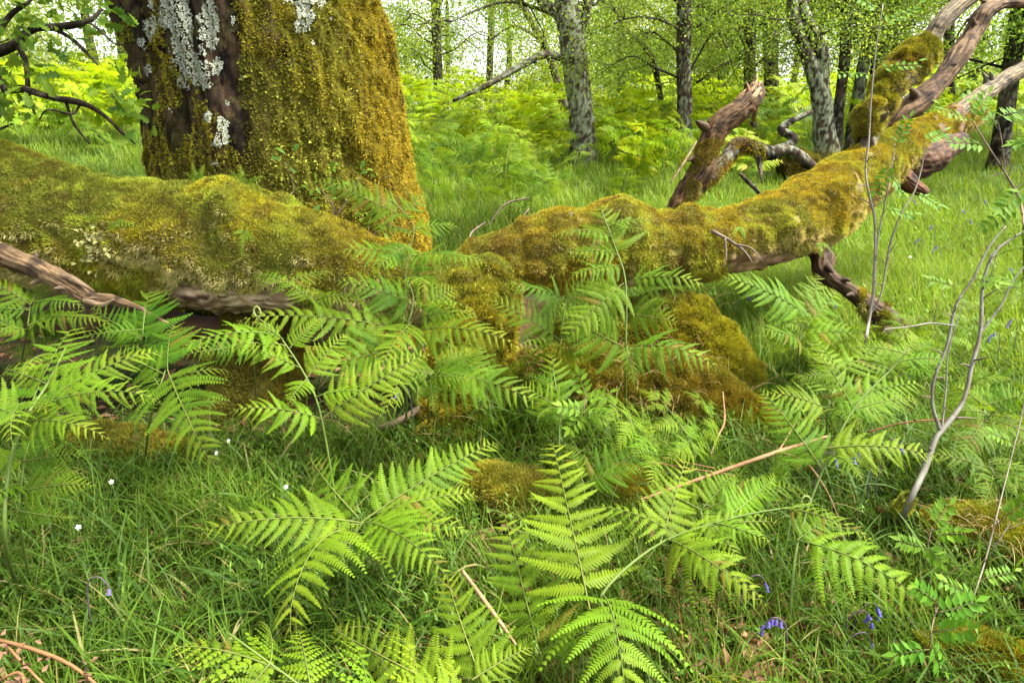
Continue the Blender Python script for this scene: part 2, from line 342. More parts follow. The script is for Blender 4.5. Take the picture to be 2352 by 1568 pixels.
loc = onG(P(620, 760, 3.9)); log_ = thing("fallen_log", "thick golden mossy log with a bare underside, lying across in front of the oak", "log", loc)
pts, rad = chain([(-420, 400, 3.7, 175), (-150, 455, 3.75, 160), (20, 492, 3.8, 152), (200, 535, 3.82, 140), (400, 560, 3.85, 146), (540, 572, 3.85, 148), (700, 603, 3.85, 128), (850, 640, 3.85, 98), (980, 668, 3.85, 84), (1090, 675, 3.85, 84), (1170, 660, 3.9, 70)])
LG = limb(pts, rad, 420, 170, .085, 2.6, 41)
def bump2(L, px, py, r, h, dv):
    x, y, d = proj(L.V); w = np.exp(-(((x-px)**2+(y-py)**2)/r**2)); L.V = L.V+(np.asarray(dv)*(w*h)[:, None])
bump2(LG, 517, 432, 40, .045, (0, -.3, .8)); bump2(LG, 517, 460, 36, .08, (0, -1, .1)); bump2(LG, 470, 560, 50, -.05, (0, -1, 0)); bump2(LG, 300, 640, 70, -.05, (0, -1, -.2))
LG.V = LG.V + LG.D*(.04*(fbm(LG.V, 9, 3, 77)-.5)+.06*(cushions(LG.V, .8, 7)-.4))[:, None]
x, y, d = proj(LG.V); lowedge = 652+.07*(x-380)
woodm = sm(y, lowedge-8, lowedge+8)*sm(x, 360, 400)*sm(x, 700, 660)
gr = fbm(LG.V*A(3, 22, 22), 1, 3, 3)
cw = mix(A(.26, .17, .10), A(.66, .50, .32), sm(gr, .35, .65)); cw = mix(cw, A(.07, .04, .022), sm(fbm(LG.V*A(4, 40, 40), 1, 2, 13), .58, .7))
MB().add(LG.V-loc, LG.Q, LG.T, col=mix(base_col(LG.V, 3), cw, woodm)).build("trunk", M_wood, log_, smooth=True)
def lmask(p, nn, x, y):
    le = 652+.07*(x-380)+26*(fbm(p, 7, 3, 15)-.5)*2
    return ~((y > le) & (x > 375) & (x < 695)) & (fbm(p, 6, 3, 19) > .2) & ~((nn[:, 1] > .55) & (nn[:, 2] < .2))
mossy(LG, 460000, loc, log_, 7, lmask, .9, .3, lambda x, y: .2+.5*sm(x, 650, 900), (.009, .015), gain=1.22)
pts, rad = chain([(1130, 640, 3.88, 78), (1095, 740, 3.8, 92), (1075, 850, 3.7, 98), (1060, 960, 3.6, 108), (1050, 1060, 3.55, 125)])
RT = limb(pts, rad, 80, 60, .14, 3.5, 91); RT.V = RT.V+RT.D*(.05*(fbm(RT.V, 8, 3, 78)-.5)+.09*(cushions(RT.V, 1, 27)-.4))[:, None]
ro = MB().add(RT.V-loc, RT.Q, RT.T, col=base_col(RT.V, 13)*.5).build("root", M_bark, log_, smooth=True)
mossy(RT, 110000, loc, ro, 27, lambda p, nn, x, y: (fbm(p, 6, 3, 19) > .3) & (nn[:, 1] < .6), .5, .7, lambda x, y: .6+0*x, (.010, .016), tanamt=.2)
# stub of the propping root in the dark hollow under the log
pts, rad = chain([(600, 690, 4.2, 80), (600, 800, 4.1, 95), (590, 930, 4.0, 110), (560, 1010, 3.95, 130)])
SB = limb(pts, rad, 60, 50, .16, 3, 15)
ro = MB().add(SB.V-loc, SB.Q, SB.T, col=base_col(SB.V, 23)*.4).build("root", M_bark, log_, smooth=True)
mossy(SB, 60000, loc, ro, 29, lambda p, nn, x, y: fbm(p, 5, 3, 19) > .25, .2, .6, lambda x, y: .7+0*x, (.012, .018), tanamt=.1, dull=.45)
pts, rad = chain([(-60, 690, 4.3, 50), (150, 735, 4.25, 42), (300, 720, 4.2, 36), (420, 745, 4.15, 30), (620, 760, 4.1, 30), (800, 770, 4.0, 26)])
DB = limb(pts, rad, 60, 20, .2, 6, 31); c = mix(A(.05, .028, .016), A(.14, .075, .04), fbm(DB.V*A(4, 20, 20), 1, 3, 1))
MB().add(DB.V-loc, DB.Q, DB.T, col=c).build("branch", M_wood, log_, smooth=True)
# lettuce lichen tuft
mb = MB(); q = P(215, 575, 3.42)+rng.normal(size=(60, 3))*A(.045, .02, .06)
leaves(mb, q-loc, rng.normal(size=(60, 3)), nrm(rng.normal(size=(60, 3))*.5-FWD), .026, .022, np.tile(A(.30, .29, .11), (60, 1))*(.8+.4*rng.random((60, 1))), .4); mb.build("lichen", M_lichen, log_)

loc = onG(P(1500, 700, 4.3)); limb_ = thing("fallen_limb", "mossy fallen oak limb rising to bare broken branches on the right, above the grass", "log", loc)
pts, rad = chain([(1010, 690, 4.0, 40), (1090, 625, 4.05, 66), (1240, 580, 4.1, 84), (1400, 562, 4.2, 92), (1520, 566, 4.3, 84), (1650, 560, 4.4, 80), (1770, 528, 4.55, 84), (1870, 482, 4.75, 84), (1965, 408, 5.0, 72), (2060, 348, 5.3, 60), (2150, 302, 5.55, 44), (2240, 250, 5.75, 30)])
LL = limb(pts, rad, 420, 120, .10, 3.2, 141); LL.V = LL.V+LL.D*(.04*(fbm(LL.V, 9, 3, 87)-.5)+.05*(cushions(LL.V, .8, 17)-.4))[:, None]
bump2(LL, 1420, 478, 45, .05, (0, 0, 1)); bump2(LL, 1940, 430, 40, .06, (0, -1, .3)); bump2(LL, 1820, 520, 45, .05, (0, -1, .2)); bump2(LL, 1580, 500, 40, .03, (0, 0, 1))
x, y, d = proj(LL.V); wm = sm(y, 575, 595)*sm(x, 1660, 1700)*sm(x, 1900, 1860)
gr = fbm(LL.V*A(3, 22, 22), 1, 3, 3); cw = mix(A(.14, .075, .04), A(.36, .23, .13), sm(gr, .35, .65))
bare_up = sm(x, 2130, 2190)
MB().add(LL.V-loc, LL.Q, LL.T, col=mix(mix(base_col(LL.V, 33), cw, wm), mix(A(.07, .035, .018), A(.17, .10, .055), sm(gr, .4, .6)), bare_up)).build("trunk", M_wood, limb_, smooth=True)
mossy(LL, 420000, loc, limb_, 47, lambda p, nn, x, y: ~((y > 578+22*(fbm(p, 7, 3, 25)-.5)) & (x > 1665) & (x < 1885)) & (fbm(p, 6, 3, 29) > .22+.36*sm(x, 2100, 2220)) & ~((nn[:, 1] > .55) & (nn[:, 2] < .1)), 1.0, .3, lambda x, y: .15+.2*sm(x, 1400, 1200), (.008, .013), tanamt=.6, gain=1.05)
def barebranch(lst, cA, cB, nu=60, nv=28, amp=.12, seed=0, ridge=.12, name="branch", parent=None, label=None):
    nu = int(nu*1.6); nv = 64; pts, rad = chain(lst); L = limb(pts, rad, nu, nv, amp, 5, seed, ridge*.5, 10.); th_ = np.tile(np.arange(nv)*2*np.pi/nv, nu); al_ = np.repeat(np.arange(nu), nv)*.05; gv_ = fbm(np.stack([np.cos(th_)*9, np.sin(th_)*9, al_*3], 1), 1, 3, seed+9); L.V[:nu*nv] += L.D[:nu*nv]*(np.repeat(L.R, nv)*ridge*1.3*(gv_-.5))[:, None]
    al = L.V*A(6, 6, 6); g = gv_*.8+.2*fbm(L.V[:nu*nv], 18, 2, seed)
    g = np.concatenate([g, [.5, .5]]); col = mix(np.asarray(cA)*A(.38, .34, .26), np.asarray(cB)*A(.56, .52, .42), sm(g, .36, .62)); col = mix(col, np.asarray(cA)*.25, sm(fbm(L.V, 14, 3, seed+3), .58, .72))
    m_ = MB().add(L.V-loc, L.Q, L.T, col=col); rs = np.random.default_rng(seed+900)
    if nu > 120:
        for q_ in range(6):      # broken side twigs and knots
            k_ = rs.integers(int(nu*.15), int(nu*.92)); d_ = nrm(rs.normal(size=3)*A(1, .8, 1)-.2*FWD); b_ = L.C[k_]+d_*L.R[k_]*.5; l_ = L.R[k_]*rs.uniform(.9, 2.2)
            K_ = limb([b_, b_+d_*l_*.6, b_+d_*l_+rs.normal(size=3)*.01], [L.R[k_]*.5, L.R[k_]*.28, L.R[k_]*.08], 12, 9, .35, 20, q_); m_.add(K_.V-loc, K_.Q, K_.T, col=mix(np.asarray(cA)*.25, np.asarray(cB)*.5, fbm(K_.V, 30, 2, q_)))
    o = m_.build(name, M_wood, parent, smooth=True)
    if label: o["label"] = label
    return L, o
# broken stub, splintered at its end
stub, so = barebranch([(1545, 505, 4.35, 23.4), (1570, 450, 4.35, 25.5), (1612, 395, 4.33, 29.6), (1630, 330, 4.32, 27.5), (1655, 285, 4.3, 30.3), (1700, 252, 4.3, 28.9), (1735, 215, 4.32, 22.0), (1742, 192, 4.32, 9.6)], A(.06, .034, .016), A(.20, .12, .06), 90, 40, .2, 7, .2, parent=limb_, label="broken brown stub with a splintered pale end")
bump2(stub, 1745, 215, 25, .03, (1, 0, 0))
mb = MB()
for i in range(20):
    q = P(1732+rng.normal()*13, 212+rng.normal()*10, 4.3+rng.normal()*.025); e = q+nrm(A(.2, 0, .6)+rng.normal(size=3)*.22)*(.03+.05*rng.random())
    rod(mb, np.array([q-(e-q)*1.8, q, e])-loc, [.016, .015, .001], mix(A(.16, .08, .04), A(.36, .25, .15), rng.random()), 5, 5)
mb.build("splinters", M_wood, so)
x_, y_, _ = proj(stub.V)
mossy(stub, 40000, loc, so, 57, lambda p, nn, x, y: (fbm(p, 7, 3, 39) > .55) & (y > 320), .1, .3, lambda x, y: .3+0*x, (.008, .012), tanamt=.3, dull=.5)
# grey snag, mossy in its middle, sweeping up out of the picture
sn, sno = barebranch([(1950, 430, 4.85, 14.8), (1975, 375, 4.9, 18.0), (2000, 310, 4.95, 19.7), (2022, 245, 5.0, 27.9), (2055, 180, 5.0, 41.0), (2100, 130, 5.05, 37.7), (2135, 95, 5.1, 21.3), (2160, 55, 5.1, 20.5), (2205, 10, 5.15, 21.3), (2270, -30, 5.2, 19.7), (2400, -70, 5.3, 11.5)], A(.13, .11, .075), A(.29, .245, .17), 120, 40, .14, 17, .15, parent=limb_, label="grey snag branch with a mossy collar")
sn2 = limb(*chain([(1990, 320, 4.93, 20), (1998, 270, 4.95, 34), (2018, 235, 4.97, 34), (2040, 190, 4.98, 36), (2075, 150, 5.0, 38), (2112, 130, 5.03, 48), (2132, 150, 5.05, 34)]), 90, 60, .3, 7, 67); sn2.V = sn2.V+sn2.D*(.06*(cushions(sn2.V, 1.3, 3)-.45))[:, None]
mossy(sn2, 90000, loc, sno, 67, lambda p, nn, x, y: (fbm(p, 7, 3, 49) > .38), .5, .4, lambda x, y: .4+0*x, (.010, .022), tanamt=.3)
MB().add(sn2.V-loc, sn2.Q, sn2.T, col=base_col(sn2.V, 53)).build("collar", M_bark, sno, smooth=True)
barebranch([(2040, 300, 5.5, 15.6), (2075, 262, 5.5, 26.5), (2120, 225, 5.55, 28.1), (2160, 185, 5.6, 20.3), (2200, 130, 5.65, 23.4), (2235, 75, 5.7, 21.8), (2262, 30, 5.7, 18.7), (2310, 8, 5.75, 13.3), (2380, 14, 5.8, 6.2)], A(.13, .08, .045), A(.27, .18, .11), 100, 36, .25, 27, .22, parent=limb_, label="shaggy red brown branch")
barebranch([(2140, 305, 5.5, 27.0), (2200, 262, 5.6, 24.3), (2262, 215, 5.75, 20.2), (2320, 175, 5.9, 18.2), (2400, 135, 6.1, 16.9), (2520, 60, 6.4, 12.2)], A(.12, .10, .07), A(.30, .25, .175), 90, 36, .1, 37, .2, parent=limb_, label="silvery bare branch end")
barebranch([(2060, 370, 5.25, 50), (2110, 372, 5.3, 44), (2160, 345, 5.4, 34), (2210, 322, 5.5, 16)], A(.06, .03, .02), A(.15, .08, .045), 50, 30, .3, 47, .2, parent=limb_)
barebranch([(2060, 400, 5.15, 28), (2095, 425, 5.1, 20), (2130, 445, 5.05, 9)], A(.09, .04, .025), A(.2, .09, .05), 30, 20, .4, 57, .2, parent=limb_)
kd, kdo = barebranch([(1868, 560, 4.7, 24), (1890, 590, 4.65, 26), (1893, 628, 4.6, 24), (1940, 660, 4.6, 17), (2000, 705, 4.6, 24), (2040, 745, 4.55, 34), (2066, 780, 4.5, 20)], A(.05, .03, .02), A(.13, .08, .05), 80, 26, .15, 97, .15, parent=limb_)
mossy(kd, 36000, loc, kdo, 77, lambda p, nn, x, y: (x > 1975) & (fbm(p, 7, 3, 59) > .33), .5, .8, lambda x, y: .8+0*x, (.012, .03), tanamt=.2)
# thin dead twig lying on the limb
mb = MB(); W1 = [(1635, 530, 4.1), (1680, 555, 4.08), (1712, 580, 4.06), (1728, 604, 4.05)]
rod(mb, np.array([P(*w) for w in W1])-loc, [.012, .009, .006, .003], A(.13, .10, .08), 14, 6, .2)
rod(mb, np.array([P(1665, 548, 4.08), P(1668, 590, 4.05), P(1660, 618, 4.05)])-loc, [.007, .005, .002], A(.13, .10, .08), 8, 5, .2)
rod(mb, np.array([P(1690, 562, 4.07), P(1725, 570, 4.03), P(1752, 600, 4.02)])-loc, [.006, .005, .002], A(.13, .10, .08), 8, 5, .2)
mb.build("twig", M_wood, limb_)

# ------------------------------------------------------------------ mossy hummocks (old buried stumps)
def hummock(label, lst, seed, n, org, dry=0, name="mossy_hummock", lime=.3, amp=.22, dull=.0, flat=1.0):
    global loc
    pts, rad = chain(lst); loc = onG(pts.mean(0)); h = thing(name, label, "mossy mound", loc)
    L = limb(pts, rad, 90, 70, amp, 2.8, seed); L.V = L.V+L.D*(.06*(fbm(L.V, 8, 3, seed+7)-.5)+.07*(cushions(L.V, 1, seed)-.4))[:, None]
    g_ = HT(L.V[:, 0], L.V[:, 1]); c_ = L.V.mean(0); L.V[:, 2] = g_+(L.V[:, 2]-g_)*flat; L.V[:, :2] = c_[:2]+(L.V[:, :2]-c_[:2])*(1+.35*(1-flat))
    MB().add(L.V-loc, L.Q, L.T, col=base_col(L.V, seed)*.5).build("mound", M_bark, h, smooth=True)
    mossy(L, n, loc, h, seed+1, lambda p, nn, x, y: (fbm(p, 5, 3, seed+9) > .26) & (p[:, 2] > HT(p[:, 0], p[:, 1])-.03) & (nn[:, 1] < .8), lime, org, lambda x, y: org+0*x, (.012, .02), tanamt=.25, dull=dull)
    if dry:
        p, nn = surf(L, dry*6); k = (fbm(p, 3.5, 2, seed+77) > .52) & (nn[:, 2] > -.2); p, nn = p[k][:dry], nn[k][:dry]; m = len(p)
        mb = MB(); az = np.arctan2(nn[:, 1], nn[:, 0])+rng.normal(size=m)*.6
        blades(mb, p-loc, .08+.14*rng.random(m), .0022+.0015*rng.random(m), az, .5+.5*rng.random(m), 1.2+.8*rng.random(m), mix(A(.32, .22, .10), A(.20, .12, .05), rng.random(m)), 4); mb.build("dry_grass", M_dry, h)
    return L
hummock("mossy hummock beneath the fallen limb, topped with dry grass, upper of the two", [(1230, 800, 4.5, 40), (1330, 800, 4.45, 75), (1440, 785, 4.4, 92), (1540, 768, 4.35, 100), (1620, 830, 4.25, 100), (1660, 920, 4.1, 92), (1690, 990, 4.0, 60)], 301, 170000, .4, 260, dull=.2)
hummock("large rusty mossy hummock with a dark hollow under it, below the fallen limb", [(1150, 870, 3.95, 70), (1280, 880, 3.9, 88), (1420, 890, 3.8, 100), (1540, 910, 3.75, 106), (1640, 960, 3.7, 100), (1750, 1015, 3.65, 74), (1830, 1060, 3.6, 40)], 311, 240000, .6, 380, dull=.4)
hummock("low mossy lump between the foreground bracken and the root, with dead leaves beside it", [(1080, 1085, 2.95, 30), (1140, 1080, 2.95, 65), (1200, 1110, 2.9, 65), (1250, 1150, 2.85, 30)], 321, 50000, .4, 0, dull=.3, flat=.62)
hummock("small mossy lump under the bracken tip, right of the upright frond", [(1380, 1090, 2.95, 25), (1430, 1090, 2.95, 50), (1490, 1120, 2.9, 35)], 331, 30000, .3, 0, flat=.62)
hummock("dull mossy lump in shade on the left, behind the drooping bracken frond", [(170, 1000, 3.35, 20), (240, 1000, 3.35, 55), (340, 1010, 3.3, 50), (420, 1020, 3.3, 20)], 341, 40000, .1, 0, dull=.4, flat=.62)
hummock("golden mossy bank at the edge of the grass under the grey saplings", [(2140, 1190, 2.5, 30), (2230, 1205, 2.45, 70), (2330, 1230, 2.4, 90), (2460, 1260, 2.35, 90)], 351, 90000, .4, 90, flat=.62)
hummock("low mossy bank in the corner with dead leaves on it", [(2140, 1470, 2.0, 30), (2240, 1480, 1.98, 60), (2330, 1520, 1.95, 80), (2440, 1560, 1.9, 60)], 361, 50000, .35, 60, flat=.62)
hummock("mossy strip behind the orange dead stalk, at the foot of the leaning sapling", [(1800, 1060, 3.3, 30), (1880, 1080, 3.2, 50), (1980, 1090, 3.1, 45), (2080, 1090, 3.0, 25)], 371, 40000, .4, 120, flat=.62)

# ------------------------------------------------------------------ bracken
F1, F2, F3 = A(.074, .154, .008), A(.140, .232, .010), A(.230, .295, .018)
def pinna(mb, base, tip, w, N, arch=.08, n=20, m=12, droop=.22, curl=0., rach=.0028, tone=.5, r=rng, t0=.05, teeth=True, sweep=.25, lenpow=.8):
    base, tip, N = np.asarray(base, float), np.asarray(tip, float), nrm(N); L = np.linalg.norm(tip-base)
    T0 = (tip-base)/L; N = nrm(N-T0*(N@T0)); mid = (base+tip)/2+N*arch*L*2
    t = np.linspace(0, 1, 25)[:, None]; C = (1-t)**2*base+2*t*(1-t)*mid+t*t*tip
    if curl:
        k = np.clip((t[:, 0]-.8)/.2, 0, 1); C = C - N*(k**2*curl*L*.14)[:, None] - T0*(k**3*curl*L*.07)[:, None]
    T = nrm(np.gradient(C, axis=0)); Nn = nrm(N - T*(T@N)[:, None]); Lt = np.cross(Nn, T)
    s = t0+(1-t0)*((np.arange(n)+.5)/n)**.92
    def at(Z, ss): i = np.clip(ss*24, 0, 23.999); k = i.astype(int); f = (i-k)[:, None]; return Z[k]*(1-f)+Z[k+1]*f
    side = np.repeat([1., -1.], n); ss = np.concatenate([s, np.clip(s+.4/n, 0, .995)]); K = 2*n
    pc, pt, pn, pl = at(C, ss), nrm(at(T, ss)), nrm(at(Nn, ss)), nrm(at(Lt, ss))*side[:, None]
    prof = np.minimum(1, .72+ss*2.2)*np.clip(1-ss, 0, 1)**lenpow+.03
    ln = w*prof*(.93+.14*r.random(K)); a = np.radians(10+24*ss+7*r.normal(size=K))
    d = pl*np.cos(a)[:, None]+pt*np.sin(a)[:, None]; d = nrm(d+pn*(r.normal(size=K)*.11)[:, None])
    dr = droop*(1+.5*r.normal(size=K))
    col0 = mix(mix(F1, F2, np.clip(tone+.15*r.normal(size=K), -.35, 1)), F3, np.clip(sm(ss, .5, 1)*.8+.0, 0, 1)); col0 = mix(col0, A(.16, .12, .02), (r.random(K) < .025)*.8)
    def pos(u): return pc[:, None]+d[:, None]*(ln[:, None]*u)[..., None]-pn[:, None]*((dr*ln)[:, None]*u*u)[..., None]+pt[:, None]*((sweep*ln)[:, None]*u*u)[..., None]
    if teeth:
        u = (np.arange(m)+.45)/m; U = np.tile(u, (K, 1)); p = pos(U); e = 1e-3
        td = nrm(pos(U+e)-p); q = nrm(np.cross(pn[:, None]*np.ones_like(p), td)); nn = np.cross(td, q)
        sp = (ln/m)[:, None]*np.ones_like(U); tl = (ln[:, None]*.15)*(.85+.3*r.random((K, m)))*(np.minimum(1, .6+U*3)*(1-U)**.62+.05)
        for sg in (1, -1):
            tdv = q*sg*.93+td*.38-nn*.18+nn*(r.normal(size=(K, m, 1))*.07)
            V = np.stack([p-td*(sp*.5)[..., None], p+td*(sp*.5)[..., None], p+tdv*tl[..., None]+td*(sp*.22)[..., None], p+tdv*(tl*.95)[..., None]-td*(sp*.30)[..., None]], 2).reshape(-1, 3)
            Q = np.arange(K*m*4).reshape(-1, 4); Q = Q if sg > 0 else Q[:, ::-1]
            cc = (col0[:, None]*np.ones((1, m, 1))*(.94+.2*U[..., None]))
            mb.add(V, Q, col=np.repeat(cc.reshape(-1, 3), 4, 0))
    else:
        u = np.linspace(0, 1, 4); p = pos(np.tile(u, (K, 1))); q = nrm(np.cross(pn, d))[:, None]
        wd = (ln*.17)[:, None]*np.array([.9, 1, .7, .05]); V = np.stack([p-q*wd[..., None], p+q*wd[..., None]], 2).reshape(-1, 3)
        k = (np.arange(K)*8)[:, None, None]+(np.arange(3)*2)[None, :, None]+np.array([0, 1, 3, 2]); mb.add(V, k.reshape(-1, 4), col=np.repeat(col0, 8, 0))
    # rachis
    j = np.arange(0, 25, 2); R = (rach*(1-.8*t[j, 0]))[:, None]; c3 = C[j]+Nn[j]*.0008
    V = np.stack([c3+Lt[j]*R, c3+Nn[j]*R*.8, c3-Lt[j]*R, c3-Nn[j]*R], 1).reshape(-1, 3); nn_ = len(j); i = np.arange((nn_-1)*4); a_, b_ = i//4, i % 4
    mb.add(V, np.stack([a_*4+b_, a_*4+(b_+1) % 4, (a_+1)*4+(b_+1) % 4, (a_+1)*4+b_], 1), col=A(.17, .22, .05))
def crozier(mb, p, ax, lat, size, loc):
    th = np.linspace(0, 4.4*math.pi/2, 26); rr = size*(1-th/th[-1]*.75)
    C = p+ax*(np.sin(th)*rr)[:, None]-lat*((1-np.cos(th))*rr)[:, None]; rod(mb, C-loc, np.linspace(.004, .002, 26), A(.16, .2, .05), 26, 5)
    k = rng.integers(2, 26, 60); q = C[k]+rng.normal(size=(60, 3))*size*.1
    leaves(mb, q-loc, rng.normal(size=(60, 3)), rng.normal(size=(60, 3)), size*.3, size*.15, np.tile(A(.19, .25, .04), (60, 1)))

hero_n = 0
def hero(label, ground, stem, fronds, tone=.5, rad=.0055, cro=None, group="bracken ferns in the foreground", auto=4):
    """stem: [(px,py,d)], fronds: [(bx,by,bd, tx,ty,td, halfwidth px, options)]"""
    r = np.random.default_rng(hash(label) % 1000 if False else len(label)*7+int(ground[0])); loc = G(*ground)
    t = thing("bracken_fern", label, "fern", loc, group); sp = [loc-UP*.03]+[P(*q) for q in stem]
    mb = MB(); L = rod(mb, np.array(sp)-loc, np.linspace(rad, rad*.45, len(sp)), A(.085, .13, .02), 24, 7, .0); 
    if cro: crozier(mb, P(*cro[0]), nrm(P(*cro[1])-P(*cro[0])), nrm(P(*cro[2])-P(*cro[0])), cro[3], loc)
    mb.build("stem", M_stem, t, smooth=True)
    for f in fronds:
        bx, by, bd, tx, ty, td, w = f[:7]; op = dict(f[7]) if len(f) > 7 else {}
        b, e = P(bx, by, bd), P(tx, ty, td); N = op.pop("N", None)
        if N is None: N = nrm(UP*.8-FWD*.55)
        L_ = np.linalg.norm(e-b); mb = MB(); op.pop('n', 0); op.pop('m', 0); kw = dict(arch=.07, n=int(np.clip(L_/(.22*w*bd/F_), 10, 24)), m=19, tone=tone, r=r, curl=.5, droop=.25); kw.update(op)
        pinna(mb, b-loc, e-loc, 1.03*w*bd/F_, N, **{**kw, 'tone': kw['tone']+r.uniform(-.35, .2)}); mb.build("frond", M_fern, t)
    if auto:      # smaller fronds along the stalk
        S = spline(np.array(sp), 40); ln0 = np.linalg.norm(np.diff(S, axis=0), axis=1).sum()
        for q in range(auto):
            i = int(r.uniform(.5, 1.0)*39); az = r.uniform(-2.6, 2.6); dr = A(math.sin(az), -math.cos(az)*.7, .25); ln_ = r.uniform(.16, .36)*min(1.1, ln0*1.1)
            mb = MB(); e = S[i]+nrm(dr)*ln_-UP*ln_*.25; pinna(mb, S[i]-loc, e-loc, ln_*r.uniform(.22, .3), nrm(UP*.8-FWD*.45+.3*r.normal(size=3)), n=12, m=11, tone=tone-.05+r.uniform(-.25, .2), r=r, curl=r.uniform(.2, 1.2), droop=.35, arch=.12); mb.build("frond", M_fern, t)
    return t
FLAT = A(0, -.45, .9); FACE = A(0, -.9, .45); LFT = A(-.5, -.5, .75); RGTN = A(.5, -.5, .75)
# the middle clump
hero("big spreading bracken, a shiny frond reaching left over the grass, left of centre in front", (800, 1445), [(797, 1360, 2.12), (800, 1260, 2.08), (835, 1195, 2.1)], [
    (830, 1200, 2.1, 425, 1228, 1.95, 105, dict(N=A(-.15, -.45, .9), arch=.1, n=26)),
    (800, 1215, 2.08, 655, 1480, 1.62, 150, dict(N=A(-.3, -.6, .7), arch=.16, droop=.4)),
    (835, 1195, 2.1, 1165, 1003, 2.5, 105, dict(N=A(0, -.7, .7), n=26)),
    (840, 1200, 2.1, 1080, 1215, 1.95, 90, dict(N=FLAT)),
    (840, 1200, 2.08, 1040, 1330, 1.8, 100, dict(N=A(.2, -.55, .8), arch=.13)),
    (845, 1185, 2.12, 1110, 1130, 2.25, 80, dict(N=FLAT)),
    (825, 1190, 2.12, 700, 1030, 2.4, 95, dict(N=A(-.2, -.8, .5)))], .62)
hero("tall yellowish bracken with curled tips leaning left, standing above the spreading one", (805, 1420), [(775, 1180, 2.35), (738, 960, 2.3), (705, 870, 2.3), (640, 770, 2.3), (590, 728, 2.3)], [
    (738, 962, 2.3, 520, 940, 2.15, 72, dict(N=A(-.1, -.55, .8), arch=.1, droop=.5)),
    (740, 960, 2.3, 1000, 800, 2.45, 85, dict(N=A(.1, -.8, .6), n=20)),
    (690, 845, 2.3, 512, 792, 2.2, 50, dict(N=FLAT, droop=.5)),
    (705, 868, 2.3, 800, 760, 2.4, 55, dict(N=FACE)),
    (650, 780, 2.3, 575, 735, 2.25, 28, dict(droop=.5)), (665, 800, 2.3, 740, 725, 2.35, 32, dict(N=FACE)),
    (705, 870, 2.3, 660, 930, 2.2, 40, dict(N=FACE))], .95, .005, ((590, 728, 2.3), (575, 715, 2.3), (585, 745, 2.3), .022))
hero("dense bracken in front of the root, fronds spreading left and right at the log's end", (933, 985), [(933, 860, 2.95), (935, 760, 2.95), (950, 690, 2.98), (935, 640, 3.0)], [
    (935, 762, 2.95, 500, 738, 2.75, 95, dict(N=A(-.1, -.6, .8), n=26, arch=.09, droop=.5)),
    (940, 765, 2.95, 1195, 790, 2.75, 85, dict(N=A(.1, -.6, .8), arch=.12, droop=.5)),
    (935, 800, 2.9, 720, 845, 2.7, 95, dict(N=FACE, droop=.3)), (955, 800, 2.9, 880, 960, 2.65, 70, dict(N=FACE)),
    (950, 700, 2.98, 760, 640, 2.9, 75, dict(N=A(-.2, -.6, .8), droop=.4)), (955, 715, 2.98, 1050, 660, 3.05, 60, dict(N=FACE)),
    (945, 740, 2.95, 870, 850, 2.6, 75, dict(N=FACE)), (940, 690, 2.98, 860, 655, 3.05, 60, dict(N=FACE)), (960, 730, 2.95, 1100, 720, 2.9, 50, {})], .45)
hero("bracken with two hanging pointed leaflets, low against the orange root", (985, 985), [(985, 880, 2.85), (1000, 850, 2.85)], [
    (1000, 850, 2.85, 1245, 925, 2.65, 100, dict(N=A(.1, -.7, .7), arch=.08)), (985, 850, 2.85, 1000, 955, 2.75, 34, dict(N=FACE, m=8)), (960, 850, 2.85, 960, 940, 2.75, 30, dict(N=FACE, m=8)),
    (1000, 850, 2.85, 1090, 800, 2.95, 50, dict(N=FACE)), (985, 850, 2.85, 1120, 880, 2.75, 50, dict(N=FACE))], .3)
hero("thin tall bracken rising in front of the oak foot and the log", (955, 970), [(932, 740, 3.1), (935, 600, 3.15), (950, 520, 3.2), (900, 460, 3.2)], [
    (935, 590, 3.15, 770, 575, 3.0, 66, dict(N=A(-.2, -.6, .8), droop=.5)), (940, 590, 3.15, 1130, 605, 3.0, 60, dict(N=FLAT, droop=.5)),
    (945, 560, 3.18, 860, 620, 3.0, 50, dict(N=FACE)), (945, 530, 3.2, 1060, 520, 3.25, 45, {}), (930, 500, 3.2, 700, 405, 3.15, 60, dict(N=A(-.2, -.75, .6), droop=.4, curl=1)),
    (925, 490, 3.2, 985, 440, 3.3, 42, dict(N=FACE)), (940, 610, 3.15, 1010, 680, 3.0, 50, dict(N=FACE))], .35, .0045)
hero("upright bracken frond with a curled tip at the middle of the foreground", (1420, 1520), [(1405, 1430, 1.95), (1385, 1360, 1.95), (1520, 1245, 2.05), (1700, 1185, 2.05), (1850, 1160, 2.05)], [
    (1355, 1400, 1.95, 1262, 985, 2.55, 165, dict(N=A(0, -.75, .65), n=22, arch=.02, m=14, droop=.15, sweep=.1)),
    (1385, 1365, 1.95, 1440, 1640, 1.58, 190, dict(N=A(.05, -.5, .85), arch=.16, n=22, m=15, droop=.35)),
    (1515, 1250, 2.05, 1580, 1035, 2.35, 100, dict(N=FACE, arch=.02)), (1520, 1250, 2.05, 1775, 1395, 1.85, 105, dict(N=A(.2, -.55, .8), arch=.14, droop=.45)),
    (1660, 1195, 2.05, 1790, 1080, 2.3, 60, dict(N=FACE)), (1640, 1200, 2.05, 1780, 1250, 1.95, 55, dict(N=FLAT, droop=.6))], .7, .006, ((1850, 1160, 2.05), (1880, 1155, 2.05), (1855, 1190, 2.05), .02))
hero("bracken frond pointing straight up beside the upright curled one, on its left", (1262, 1567), [(1250, 1500, 1.95)], [(1258, 1568, 1.93, 1150, 1145, 2.4, 150, dict(N=A(-.1, -.75, .6), n=24, arch=.03, m=14, droop=.15, sweep=.12)), (1250, 1490, 1.95, 1420, 1430, 1.9, 70, dict(N=FLAT))], .55)
